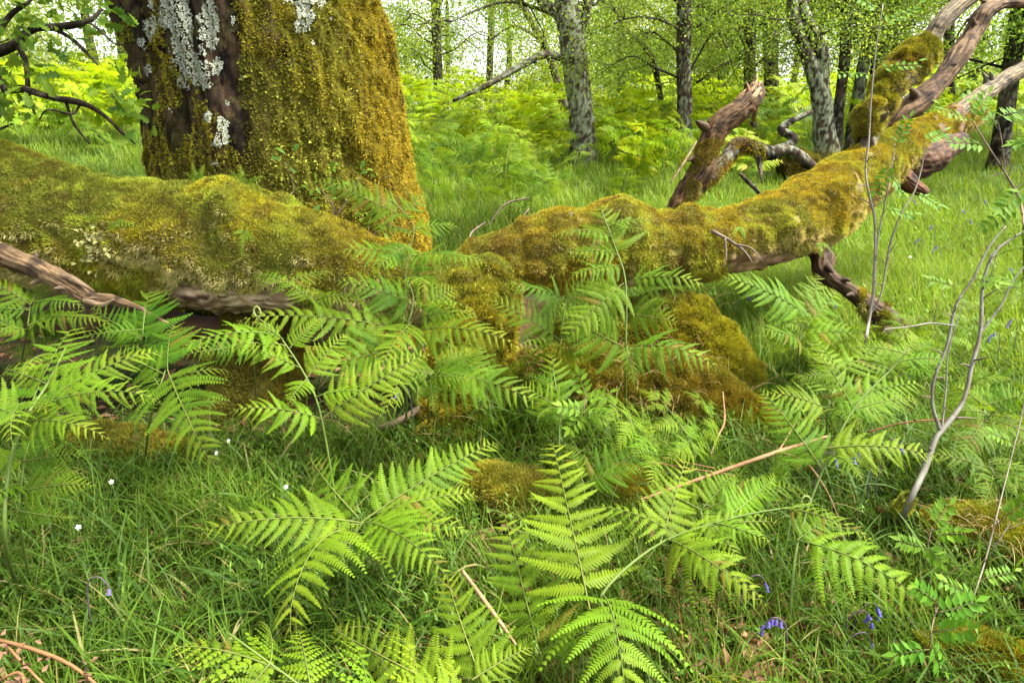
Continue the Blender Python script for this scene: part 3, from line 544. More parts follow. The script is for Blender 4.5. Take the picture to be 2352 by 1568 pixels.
hero("low dark green bracken at the bottom edge, left of the upright fronds", (1110, 1567), [(1090, 1530, 1.75)], [(1110, 1575, 1.72, 1018, 1300, 2.0, 125, dict(N=A(-.1, -.75, .6), n=20, arch=.04, m=13, droop=.2)), (1085, 1560, 1.72, 1230, 1480, 1.8, 60, dict(N=FLAT))], .55)
hero("bright bracken with a curled tip in the bottom edge of the grass", (960, 1567), [(1000, 1600, 1.6), (1010, 1590, 1.55)], [(1060, 1600, 1.5, 735, 1425, 1.75, 120, dict(N=A(-.2, -.7, .7), n=24, m=14, arch=.07, curl=1, droop=.45)), (1070, 1610, 1.5, 900, 1560, 1.5, 90, dict(N=FLAT))], .75)
# right foreground
hero("bracken on a dark stalk arching down to the right, above the bluebells", (1812, 1495), [(1820, 1330, 2.1), (1840, 1215, 2.15), (1890, 1080, 2.2), (1960, 940, 2.25), (2050, 845, 2.3), (2090, 800, 2.3)], [
    (1832, 1240, 2.12, 2160, 1420, 1.95, 115, dict(N=A(.25, -.6, .75), arch=.15, droop=.45)), (1890, 1080, 2.2, 1735, 880, 2.4, 75, dict(N=A(-.2, -.7, .7))), 
    (1890, 1030, 2.2, 2180, 1062, 2.15, 75, dict(N=A(.1, -.5, .85), arch=.12, droop=.6)), (1960, 940, 2.25, 2120, 915, 2.3, 60, dict(N=FLAT)), (1955, 930, 2.25, 1870, 800, 2.35, 60, dict(N=FACE)),
    (2030, 860, 2.3, 2110, 760, 2.4, 45, dict(N=FACE)), (1830, 1240, 2.12, 1930, 1180, 2.2, 60, dict(N=FLAT))], .62)
hero("bracken half behind the orange stalk, its fronds bunched over the grass", (1640, 1330), [(1620, 1240, 2.35), (1610, 1170, 2.4)], [
    (1610, 1170, 2.4, 1490, 1110, 2.45, 60, dict(N=FACE)), (1615, 1170, 2.4, 1860, 1120, 2.5, 70, dict(N=FLAT, arch=.1)), (1615, 1165, 2.4, 1700, 1060, 2.6, 60, dict(N=FACE)), (1610, 1180, 2.38, 1700, 1290, 2.2, 60, dict(N=FLAT))], .6)
hero("feathery bracken lying under the moss lump, pointing right", (1330, 1150), [(1345, 1110, 2.65)], [(1345, 1110, 2.65, 1545, 995, 2.85, 70, dict(N=A(.1, -.75, .6))), (1345, 1110, 2.65, 1480, 1075, 2.6, 45, dict(N=FLAT)), (1340, 1110, 2.65, 1300, 1010, 2.8, 40, dict(N=FACE))], .5)
hero("slender bracken with feathered side leaves before the rusty hummock", (1300, 1060), [(1290, 960, 3.0), (1270, 850, 3.1)], [(1290, 985, 3.0, 1265, 800, 3.2, 85, dict(N=FACE, arch=.02)), (1300, 960, 3.0, 1450, 970, 2.85, 60, dict(N=FLAT, arch=.14, droop=.6, curl=1)), (1290, 940, 3.0, 1190, 880, 3.05, 50, dict(N=FACE))], .5, .004)
hero("tall dark stemmed bracken standing alone before the fallen limb", (1437, 975), [(1437, 820, 3.2), (1437, 650, 3.25), (1410, 560, 3.3), (1380, 480, 3.35)], [
    (1432, 650, 3.25, 1285, 790, 3.1, 80, dict(N=A(-.2, -.8, .5), arch=.05)), (1440, 648, 3.25, 1630, 655, 3.1, 66, dict(N=A(.1, -.6, .8), arch=.12, droop=.5)), 
    (1437, 800, 3.2, 1665, 850, 2.95, 85, dict(N=A(.15, -.65, .75), arch=.16, droop=.45)), (1437, 800, 3.2, 1270, 720, 3.2, 90, dict(N=A(-.15, -.8, .5))), (1437, 790, 3.2, 1460, 900, 3.05, 34, dict(N=FACE, m=8)),
    (1425, 610, 3.28, 1300, 640, 3.15, 55, dict(N=FLAT, droop=.5)), (1420, 590, 3.28, 1375, 465, 3.4, 95, dict(N=FACE, arch=.02)), (1437, 700, 3.25, 1290, 660, 3.3, 70, dict(N=FACE)), (1437, 720, 3.25, 1560, 740, 3.15, 70, dict(N=FACE))], .4, .006)
hero("bracken fanned out low on the left of the dark stemmed one", (1260, 900), [(1285, 790, 3.45), (1300, 690, 3.5)], [(1300, 690, 3.5, 1150, 650, 3.4, 60, dict(N=FLAT, droop=.5)), (1285, 780, 3.45, 1115, 680, 3.4, 66, dict(N=A(-.2, -.7, .7))), (1300, 700, 3.5, 1400, 640, 3.55, 50, dict(N=FACE)), (1290, 770, 3.45, 1380, 700, 3.5, 60, dict(N=FACE)), (1280, 800, 3.45, 1370, 810, 3.3, 60, dict(N=FACE))], .35)
# left foreground
hero("big bright bracken at the left edge, fronds piled over each other", (40, 1340), [(12, 1250, 2.0), (20, 1080, 2.0), (60, 960, 2.05), (110, 880, 2.15), (150, 800, 2.25)], [
    (60, 960, 2.05, 180, 735, 2.5, 150, dict(N=A(.1, -.7, .7), n=20, arch=.04)), (95, 925, 2.1, 385, 800, 2.3, 85, dict(N=A(.2, -.6, .8), arch=.1)), (70, 950, 2.05, 370, 905, 2.0, 95, dict(N=A(.2, -.6, .8), arch=.14, droop=.45, curl=1)),
    (50, 960, 2.05, -120, 900, 2.0, 90, dict(N=A(-.2, -.4, .9))), (40, 980, 2.0, 250, 1000, 1.9, 80, dict(N=A(.1, -.5, .85), arch=.14, droop=.5)), (30, 1000, 2.0, 110, 930, 1.85, 80, dict(N=A(0, -.3, 1)))], .7, .007)
hero("bracken at the left edge low over the grass, bluish long leaflets", (75, 1360), [(45, 1200, 2.05), (55, 1060, 2.1)], [(45, 1130, 2.05, 215, 1110, 1.98, 60, dict(N=A(.1, -.7, .7), m=16)), (50, 1060, 2.1, 190, 1040, 2.05, 55, dict(N=FACE, m=16)), (35, 1170, 2.05, 170, 1190, 1.95, 40, dict(N=FACE)), (50, 1060, 2.1, -60, 1040, 2.0, 60, {}), (55, 1060, 2.1, 90, 980, 2.2, 60, dict(N=FACE))], .3, .005)
hero("dark green bracken frond drooping below the dead branch tip", (330, 1060), [(345, 960, 2.75), (380, 850, 2.8)], [(385, 850, 2.8, 490, 1075, 2.4, 120, dict(N=A(.15, -.8, .6), n=22, m=14, arch=.06, droop=.2)), (385, 850, 2.8, 400, 740, 2.95, 105, dict(N=FACE, n=10)), (380, 860, 2.8, 260, 800, 2.85, 60, dict(N=FACE)), (360, 930, 2.75, 320, 960, 2.55, 60, dict(N=FACE))], .2)
hero("bracken with long comb leaflets under the log, above the dead branch tip", (315, 900), [(325, 800, 3.0), (333, 700, 3.05)], [(325, 790, 3.0, 345, 660, 3.15, 105, dict(N=FACE, n=9, arch=.02, m=15)), (325, 780, 3.0, 200, 700, 3.05, 60, dict(N=FACE)), (325, 800, 3.0, 440, 760, 2.9, 50, dict(N=FACE))], .2, .004)
hero("small bracken under the dead branch at the left edge", (40, 860), [(60, 770, 3.1), (70, 700, 3.15)], [(70, 700, 3.15, 190, 700, 3.0, 60, dict(N=FLAT, droop=.5)), (70, 700, 3.15, -40, 640, 3.1, 60, dict(N=FLAT, droop=.5)), (60, 740, 3.12, 260, 740, 2.95, 60, dict(N=FLAT, droop=.6)), (70, 700, 3.15, 110, 650, 3.25, 45, dict(N=FACE)), (60, 770, 3.1, -30, 720, 3., 50, {})], .4, .004)
hero("bracken peeping out of the hollow under the bare wood of the log", (590, 960), [(585, 860, 3.0), (580, 770, 3.0)], [(580, 770, 3.0, 540, 745, 2.95, 30, dict(N=FACE)), (580, 770, 3.0, 650, 750, 3.0, 35, dict(N=FACE)), (580, 780, 3.0, 525, 800, 2.9, 25, dict(N=FACE))], .15, .0035)
hero("bracken sprig climbing in front of the log's lower edge, curled at the top", (720, 960), [(740, 800, 3.05), (720, 690, 3.1), (640, 640, 3.1)], [(715, 690, 3.1, 630, 635, 3.1, 40, dict(curl=1)), (725, 700, 3.1, 770, 690, 3.1, 30, dict(N=FACE)), (730, 740, 3.08, 690, 720, 3.0, 30, dict(N=FACE))], .6, .0035)
# behind the right side of the limb
hero("pale bracken in the long grass under the propping dead branch", (1830, 900), [(1835, 800, 3.7), (1850, 720, 3.8)], [(1850, 720, 3.8, 1640, 630, 3.75, 75, dict(N=A(-.2, -.6, .8), curl=1)), (1840, 760, 3.75, 1930, 660, 3.95, 75, dict(N=FACE)), (1840, 770, 3.7, 2010, 770, 3.6, 65, dict(N=FLAT)), (1840, 780, 3.7, 1750, 760, 3.6, 60, dict(N=FLAT)), (1850, 730, 3.8, 1880, 620, 4.0, 60, dict(N=FACE))], .55, .004)
hero("wide pale bracken in the grass between the two grey saplings", (1905, 1060), [(1900, 950, 2.9), (1930, 860, 3.0)], [(1900, 930, 2.9, 2140, 880, 3.0, 80, dict(N=FLAT)), (1930, 860, 3.0, 2050, 780, 3.2, 70, dict(N=FLAT)), (1900, 940, 2.9, 1760, 900, 2.9, 70, dict(N=FLAT)), (1930, 860, 3.0, 1860, 770, 3.2, 60, dict(N=FLAT)), (1910, 920, 2.9, 2040, 960, 2.8, 60, dict(N=FLAT))], .6, .004)
hero("faint feathery bracken at the right edge behind the leaning sapling", (2260, 1100), [(2262, 1000, 2.6), (2260, 930, 2.6)], [(2260, 930, 2.6, 2180, 880, 2.7, 50, dict(N=FACE)), (2260, 930, 2.6, 2370, 900, 2.6, 50, dict(N=FACE)), (2260, 960, 2.6, 2200, 1060, 2.5, 60, {}), (2262, 960, 2.6, 2390, 1010, 2.5, 60, {})], .35, .0035)
hero("dark bracken frond beside the orange moss on the right edge", (2300, 1170), [(2290, 1110, 2.3), (2270, 1060, 2.3)], [(2280, 1080, 2.3, 2130, 1040, 2.35, 60, {}), (2280, 1080, 2.3, 2380, 1110, 2.2, 60, {}), (2280, 1080, 2.3, 2250, 1170, 2.2, 45, dict(N=FACE))], .3, .0035)

# prototypes for the bracken further off
def proto(seed, teeth, parts=True, h=.75, small=False):
    r = np.random.default_rng(seed); t = bpy.data.objects.new("bracken_fern", None); scene.collection.objects.link(t); t.empty_display_size = .1
    lean = r.uniform(.2, .5); C = [A(0, 0, -.05), A(.02, 0, h*.4), A(.08, .02, h*.75), A(.30*lean*2, .02, h*1.05), A(.75*lean+.12, 0, h*1.25)]
    C = spline(C, 30); mb = MB(); rod(mb, C, np.linspace(.005, .002, 30), A(.09, .14, .02), 12, 5)
    one = MB() if not parts else None
    if parts: mb.build("stem", M_stem, t, smooth=True)
    k = 0; T = nrm(np.gradient(C, axis=0))
    for i in ([11, 15, 19, 23, 26] if not small else [13, 19, 25]):
        ln = (.46, .44, .34, .24, .15)[min(k, 4)]*r.uniform(.85, 1.15); k += 1
        for sg in (1, -1):
            mb2 = MB() if parts else one; b = C[i]; dr = nrm(A(T[i][0]*.6, sg, .25*r.normal()+.25))
            pinna(mb2, b, b+dr*ln*.98-UP*.04*r.random(), ln*.32, nrm(A(-.75, 0, .75)+.35*r.normal(size=3)), n=13 if teeth else 11, m=7, teeth=teeth, tone=r.uniform(.35, .8), r=r, curl=.4, droop=.3, rach=.002)
            if parts: mb2.build("frond", M_fern, t)
    mb2 = MB() if parts else one; pinna(mb2, C[25], C[-1]+A(.12, 0, -.03), .10, A(-.8, 0, .6), n=11, m=6, teeth=teeth, r=r, tone=.8)
    if parts: mb2.build("frond", M_fern, t)
    else:
        bpy.data.objects.remove(t); one.V += mb.V; one.C += mb.C; one.Q += [q+one.n for q in mb.Q]; one.T += [q+one.n for q in mb.T]; one.C = [q*A(1.7, 1.45, 1.4) for q in one.C]; t = one.build("bracken_fern", M_fern)  # far bracken coloured lighter, sunlight on the bank put into its pigment
    return t
midp = [proto(100+i, True) for i in range(5)]; farp = [proto(200+i, False, False) for i in range(5)]
used = set()
def place(pr, p, s, az, label, group, tilt=0.):
    if pr.name in used: o = copy_tree(pr)
    else: o = pr; used.add(pr.name)
    o.location = p; o.scale = (s, s, s); o.rotation_euler = (tilt, 0, az); return tag(o, label, "fern", group)
r3 = np.random.default_rng(77)
MID = [  # (px, py of the foot, size, label)
 (1040, 560, .95, "feathery bracken right of the oak foot, in the gap above where the two logs meet"), (1075, 470, 1.2, "tall dark bracken against the pale bank, just right of the oak trunk"), (1010, 470, 1.0, "bracken touching the orange right flank of the oak trunk"),
 (1150, 450, .9, "bracken left of the lichen covered birch, nearest to it"), (1230, 420, .9, "bracken at the left foot of the lichen covered birch"), (1400, 420, .95, "bracken brushing the right foot of the lichen covered birch"), (1330, 470, .8, "bracken just in front of the lichen covered birch"), (1470, 440, .8, "bracken left of the broken stub, behind the fallen limb"),
 (1420, 500, .7, "low bracken peeking over the mossy limb, left of the broken stub"), (1200, 540, .7, "low pale bracken over the mossy limb's left end"), (1700, 470, .7, "pale bracken just behind the limb, right of the broken stub's foot"), (1770, 420, .7, "small bracken under the crooked lichen covered dead branch"), (1820, 330, .8, "bracken between the mossy foot and the forked birch"),
 (330, 420, .9, "bracken behind the log touching the oak's left side"), (265, 400, .9, "bracken behind the log, second left of the oak"), (150, 380, 1.0, "bracken behind the log below the hanging oak twigs"), (60, 370, 1.0, "bracken behind the log's left end"), (500, 1180, .0, ""), (1960, 560, .6, "little bracken under the snag in the bright meadow"),
 (2230, 880, .55, "bracken at the right edge between sapling stems"), (2330, 780, .6, "bracken in the bright grass at the right edge"), (2090, 930, .5, "bracken at the fork of the leaning sapling"), (1290, 360, .9, "bracken between the leaning dark stem and the birch")]
i = 0
for px, py, s, lab in MID:
    if s: place(midp[i % 5], G(px, py), s*r3.uniform(.9, 1.1), r3.uniform(0, 6.28), lab, "bracken ferns beyond the logs", r3.normal()*.1); i += 1
ZONES = [(935, 1290, 250, 400, 60, "bracken on the bright bank between the oak and the lichen covered birch"), (1380, 1560, 255, 400, 44, "bracken in the shade right of the lichen covered birch"), (0, 350, 230, 360, 60, "bracken on the sunny slope left of the oak, behind the log"), (1560, 1800, 270, 330, 22, "bracken among the dark trunks at the top of the bank"), (1850, 2350, 260, 330, 20, "bracken far off in the bright meadow's upper edge"), (985, 1300, 400, 540, 22, "pale bracken overlapping in the clearing between the oak foot and the mossy limb"), (1370, 1560, 390, 470, 10, "bracken in the grass behind the limb, left of the broken stub"), (1640, 1850, 400, 470, 8, "low bracken under the crooked dead branch behind the limb")]
for x0, x1, y0, y1, nn_, lab in ZONES:
    for j in range(nn_):
        p = G(r3.uniform(x0, x1), r3.uniform(y0, y1)); pr = midp[r3.integers(5)] if p[1] < 9.5 else farp[r3.integers(5)]
        place(pr, p, r3.uniform(.7, 1.15), r3.uniform(0, 6.28), lab, lab.replace("bracken", "bracken ferns", 1), r3.normal()*.12)
# the bracken beyond these reads as one mass
far = MB(); src = [proto(300+i, False, False, small=True) for i in range(3)]; data = []
for s in src:
    me = s.data; v = np.zeros(len(me.vertices)*3, np.float32); me.vertices.foreach_get("co", v); cc = np.zeros(len(me.vertices)*4, np.float32); me.color_attributes[0].data.foreach_get("color", cc)
    q = np.array([list(f.vertices) for f in me.polygons if len(f.vertices) == 4]); data.append((v.reshape(-1, 3).astype(float), cc.reshape(-1, 4)[:, :3], q)); bpy.data.objects.remove(s)
for j in range(520):
    y = r3.uniform(12, 27); x = r3.uniform(-.9, .95)*y*(1.0)
    if x > .25*y and y < 16 and r3.random() < .7: continue
    v, cc, q = data[j % 3]; a = r3.uniform(0, 6.28); s = r3.uniform(.8, 1.3); R = np.array([[math.cos(a), -math.sin(a), 0], [math.sin(a), math.cos(a), 0], [0, 0, 1]])
    far.add(v@R.T*s+A(x, y, HT1(x, y)), q, col=cc*A(1.6, 1.4, 1))  # colour lightened once more, standing in for sun on the bank
tag(far.build("bracken_mass", M_fern), "distant bracken covering the top of the bank as one green mass", "bracken", kind="stuff")

# ------------------------------------------------------------------ grass and ground cover
GA, GB, GC, GD = A(.038, .078, .007), A(.094, .160, .010), A(.20, .295, .032), A(.26, .21, .07)
def scatter(n, y0, y1, xf=.82, pad=.9, pw=1.0):
    y = y0+(y1-y0)*rng.random(n)**pw; x = (rng.random(n)*2-1)*(xf*y+pad); return np.stack([x, y, HT(x, y)], 1)
def gcol(p, yel=0., dry=.04):
    c = mix(GA, GB, np.clip(fbm(p, 1.6, 3, 61)*1.6-.4+.25*rng.normal(size=len(p)), 0, 1)); c = mix(c, GC, np.clip(yel+.15*rng.normal(size=len(p)), 0, 1))
    return mix(c, GD, (rng.random(len(p)) < dry)*.9)
mb = MB()
p = scatter(80000, 1.3, 4.8, pw=.85); k = fbm(p, 2.6, 3, 88) > .33-.2*rng.random(len(p)); k &= ~((p[:, 0] < .15) & (p[:, 1] > 3.3)); p = p[k]; n_ = len(p)          # short fine grass near the camera
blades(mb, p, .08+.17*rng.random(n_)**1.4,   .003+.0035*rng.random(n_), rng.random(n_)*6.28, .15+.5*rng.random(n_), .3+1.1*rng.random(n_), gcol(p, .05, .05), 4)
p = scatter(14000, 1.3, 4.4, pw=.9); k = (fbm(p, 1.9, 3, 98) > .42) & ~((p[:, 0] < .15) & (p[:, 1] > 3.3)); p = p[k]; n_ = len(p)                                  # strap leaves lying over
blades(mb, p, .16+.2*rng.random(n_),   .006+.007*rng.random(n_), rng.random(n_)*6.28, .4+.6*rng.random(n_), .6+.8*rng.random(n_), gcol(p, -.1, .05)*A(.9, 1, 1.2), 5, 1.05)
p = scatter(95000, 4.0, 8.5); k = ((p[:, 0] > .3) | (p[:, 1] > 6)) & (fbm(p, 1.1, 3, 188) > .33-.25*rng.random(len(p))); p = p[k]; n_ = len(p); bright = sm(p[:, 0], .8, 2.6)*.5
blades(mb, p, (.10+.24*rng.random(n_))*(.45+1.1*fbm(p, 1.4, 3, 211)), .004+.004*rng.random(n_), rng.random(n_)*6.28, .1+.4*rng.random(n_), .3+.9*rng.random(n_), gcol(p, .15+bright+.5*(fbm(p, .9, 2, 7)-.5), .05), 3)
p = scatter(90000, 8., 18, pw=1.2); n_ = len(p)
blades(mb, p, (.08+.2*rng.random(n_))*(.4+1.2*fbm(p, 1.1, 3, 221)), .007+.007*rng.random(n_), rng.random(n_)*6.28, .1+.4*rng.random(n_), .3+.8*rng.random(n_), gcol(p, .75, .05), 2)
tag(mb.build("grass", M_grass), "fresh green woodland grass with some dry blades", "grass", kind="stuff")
# strap-leaved clump of bluebell foliage by the root
mb = MB(); c0 = G(1190, 1000); q = c0+rng.normal(size=(150, 3))*A(.10, .08, 0); q[:, 2] = HT(q[:, 0], q[:, 1])
blades(mb, q-c0, .22+.16*rng.random(150), .010+.005*rng.random(150), rng.random(150)*6.28, .15+.3*rng.random(150), .5+.9*rng.random(150), gcol(q, -.1, .02)*A(.8, .95, 1.5), 6, 1.1)
tag(mb.build("bluebell_leaves", M_grass, origin=None), "clump of long strap leaves arching beside the orange root", "plant"); bpy.data.objects["bluebell_leaves"].location = c0
# clover and small herbs
mb = MB(); p = scatter(2600, 1.4, 4.2); p = p[fbm(p, 1.5, 2, 123) > .52]; p = p + UP*(.03+.04*rng.random((len(p), 1)))
for a in (0, 2.09, 4.19):
    az = a+rng.random()*0; d = np.tile(A(math.cos(az), math.sin(az), .15), (len(p), 1)); leaves(mb, p, d, np.tile(UP, (len(p), 1))+.2*rng.normal(size=p.shape), .017+.006*rng.random(len(p)), .02, mix(A(.05, .13, .02), A(.09, .2, .03), rng.random(len(p))), .05)
p = scatter(1500, 1.5, 4.2); p = p[fbm(p, 1.3, 2, 143) > .5]
for j in range(7):
    az = rng.random(len(p))*6.28; leaves(mb, p+UP*(.03+.02*j), np.stack([np.cos(az), np.sin(az), .7+0*az], 1), np.tile(UP, (len(p), 1)), .03, .008, mix(A(.07, .16, .02), A(.12, .24, .03), rng.random(len(p))), .1)
p = scatter(5000, 4.2, 9); p = p[(p[:, 0] > .3) & (fbm(p, 1.2, 2, 243) > .5)]
for j in range(6):
    az = rng.random(len(p))*6.28; leaves(mb, p+UP*(.04+.05*j*rng.random((len(p), 1))), np.stack([np.cos(az), np.sin(az), .6+0*az], 1), np.tile(UP, (len(p), 1)), .05, .022, mix(A(.06, .14, .015), A(.14, .26, .03), rng.random(len(p))), .1)
tag(mb.build("clover", M_grass), "clover and small herbs between the grass blades", "ground cover", kind="stuff")
mb = MB(); p = scatter(1900, 1.3, 5); q_ = np.stack([rng.uniform(.5, 2.2, 1400), rng.uniform(1.4, 2.7, 1400)], 1); p = p[(fbm(p, 1.2, 2, 163) > .5) | ((p[:, 0] < .2) & (p[:, 1] > 3.2))]; p = np.vstack([p, np.column_stack([q_, HT(q_[:, 0], q_[:, 1])])]); n_ = len(p)
leaves(mb, p+UP*(.012+.02*rng.random((n_, 1))), rng.normal(size=(n_, 3))*A(1, 1, .25), UP+.5*rng.normal(size=(n_, 3)), .05+.05*rng.random(n_), .03+.03*rng.random(n_), mix(A(.10, .045, .02), A(.26, .15, .08), rng.random(n_)), .25)
p = scatter(650, 1.3, 4.6); n_ = len(p)
for j in range(1): blades(mb, p+UP*.02, .1+.2*rng.random(n_), .003+.003*rng.random(n_), rng.random(n_)*6.28, 1.2+.3*rng.random(n_), .1+.2*rng.random(n_), mix(A(.22, .09, .04), A(.40, .27, .13), rng.random(n_)), 3)
tag(mb.build("leaf_litter", M_dry), "brown dead leaves and dry bracken bits on the soil", "leaf litter", kind="stuff")

# ------------------------------------------------------------------ trees
LG1, LG2, LG3 = A(.11, .185, .022), A(.20, .285, .034), A(.31, .38, .075)
def bark_col(V, lich=.5, dark=.5, seed=0, mossfoot=0., z0=0.):
    c = mix(A(.09, .065, .045), A(.022, .016, .012), sm(fbm(V, 8, 3, seed), .35, .65)*dark+.2)
    m = sm(fbm(V*A(1, 1, .7), 26, 5, seed+3)+.25*(fbm(V, 2.2, 2, seed+4)-.5), .64-.17*lich, .70-.17*lich)*min(1, lich*1.5); c = mix(c, mix(A(.25, .26, .19), A(.14, .16, .105), fbm(V, 30, 2, seed+9))*(1.45 if lich > .9 else 1.), m)
    if mossfoot: c = mix(c, A(.26, .22, .02), sm(z0+mossfoot-V[:, 2], -.2, .3)*sm(fbm(V, 5, 3, seed+5), .3, .6))
    return c
def sprays(mb, ctr, n, spread, size, r, tone, flat=.5):
    k = len(ctr)*n; q = np.repeat(ctr, n, 0)+r.normal(size=(k, 3))*spread; col = mix(mix(LG1, LG2, np.clip(tone+.3*r.normal(size=k), 0, 1)), LG3, (r.random(k) < .25)*.8)
    leaves(mb, q, r.normal(size=(k, 3))+A(0, 0, -.3), nrm(UP*flat+r.normal(size=(k, 3))*.7), size*(.7+.6*r.random(k)), size*.62*(.7+.5*r.random(k)), col, .12)
def tree(name, label, paths, lich=.5, dark=.6, tone=.5, nb=16, h0=1.3, leaf=.055, seed=0, reach=1.7, top=5.5, per=48, mossfoot=0., cat="tree", group="trees on the bank", droop=.2, limbs=(), foot=None, spread=.2):
    """paths: trunk lines [(px, py, radius px)] with the foot first"""
    r = np.random.default_rng(seed); foot = paths[0][0][:2] if foot is None else foot; loc = G(*foot); y0 = loc[1]
    t = thing(name, label, cat, loc, group); mbt = MB(); mbc = MB(); lines = []
    for pi, pa in enumerate(paths):
        pts = [PY(a, b, y0) for a, b, q in pa]; d0 = y0/FWD[1]; rad = [q*.88*d0/F_ for a, b, q in pa]
        if pi == 0: pts = [pts[0]-UP*.25]+pts; rad = [rad[0]*1.5]+rad; rad[1] *= 1.12
        e = nrm(pts[-1]-pts[-2]); e = nrm(e+UP*.5); hgt = top-(pts[-1][2]-loc[2])
        if hgt > .3: pts += [pts[-1]+e*hgt*.5, pts[-1]+e*hgt+r.normal(size=3)*A(.3, .3, 0)]; rad += [rad[-1]*.75, rad[-1]*.35]
        nu = 70; L = limb(np.array(pts), rad, nu*2, 36, .10, 4, seed+pi, .05); mbt.add(L.V-loc, L.Q, L.T, col=bark_col(L.V, lich, dark, seed, mossfoot, loc[2])); lines.append((L.C, L.R))
    ctr = []
    def branch(s, dr, ln, rd, sub=True):
        m = s+dr*ln*.5+UP*ln*.12+r.normal(size=3)*.12*ln; e = s+dr*ln-UP*ln*droop*r.random()+r.normal(size=3)*.1
        q1 = (s+m)/2+r.normal(size=3)*.05*ln; pts = spline([s, q1, m, e], 10); L = limb([s, q1, m, e], [rd, rd*.75, rd*.55, rd*.15], 10, 5); mbt.add(L.V-loc, L.Q, L.T, col=bark_col(L.V, lich*.4, dark, seed))
        if sub:
            for j in range(4):
                i = r.integers(3, 10); branch(pts[i], nrm(dr+r.normal(size=3)*A(.8, .8, .45)), ln*.45*r.uniform(.6, 1.1), rd*.4, False)
        for i in range(3, 10, 2): ctr.append(pts[i]+r.normal(size=3)*.07)
    for j in range(nb):
        C, R = lines[r.integers(len(lines))]; z = loc[2]+h0+(top-h0)*(j+r.random())/nb; i = int(np.argmin(np.abs(C[:, 2]-z))); az = r.uniform(0, 6.28)
        branch(C[i], nrm(A(math.cos(az), math.sin(az), .15+.25*r.normal())), reach*r.uniform(.55, 1.15), max(.010, R[i]*.2))
    for lm in limbs:
        pts = np.array([PY(a, b, y0-dy) for a, b, q, dy in lm]); L = limb(pts, [q*y0/F_ for a, b, q, dy in lm], 30, 8, .2, 8, 5); mbt.add(L.V-loc, L.Q, L.T, col=bark_col(L.V, lich*.7, dark, seed))
        for i in range(12, 30, 3):
            if r.random() < .8: branch(L.C[i], nrm(r.normal(size=3)*A(1, 1, .4)-UP*.4), .45*r.uniform(.5, 1.2), .012, False)
    mbt.build("trunk", M_bark, t, smooth=True)
    ctr = [c_ for c_ in ctr if r.random() < (1 if c_[2]-loc[2] < 3.2 else .22)]
    if ctr and per: sprays(mbc, np.array(ctr)-loc, per, spread, leaf, r, tone); mbc.build("crown", M_tree, t)
    return t
tree("birch_tree", "lichen covered birch with a stout pale trunk forking near the top, middle of the bank", [[(1340, 380, 36), (1338, 300, 31), (1325, 180, 30), (1312, 80, 30), (1300, 0, 27)], [(1313, 85, 16), (1280, 30, 15), (1245, 0, 13)], [(1320, 95, 13), (1345, 40, 11), (1350, 0, 11)]], 1.0, .5, .6, 20, 2.2, .05, 1, 2.2,
     limbs=[[(1305, 140, 9, 0), (1255, 125, 8, .3), (1200, 150, 7, .5), (1120, 195, 6, .8), (1040, 232, 3, 1.0)]])
tree("leaning_tree", "thin dark leaning stem just left of the lichen covered birch", [[(1310, 300, 11), (1290, 230, 10), (1262, 130, 9), (1215, 40, 8), (1195, 0, 8)]], .3, .9, .7, 12, 1.6, .05, 2, 1.6, limbs=[[(1240, 90, 4, 0), (1180, 60, 3, .3), (1130, 90, 2, .5)]])
tree("tree", "straight lichen spotted trunk left of the broken stub, dark mossy foot", [[(1565, 385, 22), (1572, 280, 18), (1570, 130, 17), (1572, 0, 17)]], .7, .7, .3, 24, 1.2, .05, 3, 1.8, mossfoot=.4)
tree("sapling_tree", "thin crooked stem left of the straight spotted trunk with low leafy boughs", [[(1535, 330, 8), (1520, 240, 7), (1495, 130, 7), (1440, 70, 5), (1410, 20, 4)]], .4, .8, .35, 16, .8, .05, 4, 1.5)
tree("tree", "dark straight trunk behind the broken stub, left one of a close pair", [[(1722, 330, 16), (1722, 200, 14), (1722, 0, 14)]], .5, .9, .35, 22, 1.3, .055, 5, 2.0, limbs=[[(1715, 130, 5, 0), (1660, 150, 4, .3), (1600, 190, 3, .5)], [(1715, 60, 5, 0), (1650, 80, 4, .2), (1590, 60, 3, .3)]])
tree("tree", "dark straight trunk with a mossy foot, right one of a close pair behind the stub", [[(1775, 285, 20), (1772, 200, 17), (1770, 80, 17), (1772, 0, 17)]], .2, 1.0, .4, 18, 1.6, .055, 6, 1.8, mossfoot=.5)
tree("birch_tree", "grey lichen birch splitting into two leaning stems, left of the mossy snag", [[(1905, 390, 30), (1893, 300, 26), (1885, 220, 23), (1855, 130, 16), (1828, 60, 14), (1820, 0, 13)], [(1885, 225, 18), (1888, 130, 17), (1860, 60, 14), (1838, 0, 13)]], .95, .5, .5, 18, 2.0, .05, 7, 1.8, mossfoot=.3)
tree("tree", "slim mossy trunk right of the forked grey birch, first of three slim ones", [[(1918, 375, 15), (1925, 270, 13), (1940, 130, 12), (1945, 0, 12)]], .4, .8, .45, 16, 1.6, .05, 8, 1.6)
tree("tree", "slim pale spotted trunk, the middle of three slim ones left of the snag", [[(1950, 370, 16), (1968, 240, 15), (1990, 110, 13), (2005, 0, 12)]], .8, .6, .45, 16, 1.6, .05, 9, 1.6)
tree("tree", "slimmest dark trunk close beside the mossy snag, last of three slim ones", [[(1985, 360, 9), (2000, 220, 8), (2012, 100, 8), (2015, 0, 7)]], .3, .9, .45, 12, 1.6, .05, 10, 1.5)
tree("tree", "broad shaggy lichen trunk directly behind the mossy snag", [[(2030, 330, 32), (2035, 200, 27), (2045, 80, 26), (2050, 0, 25)]], .8, .7, .45, 18, 2., .055, 11, 2.0)
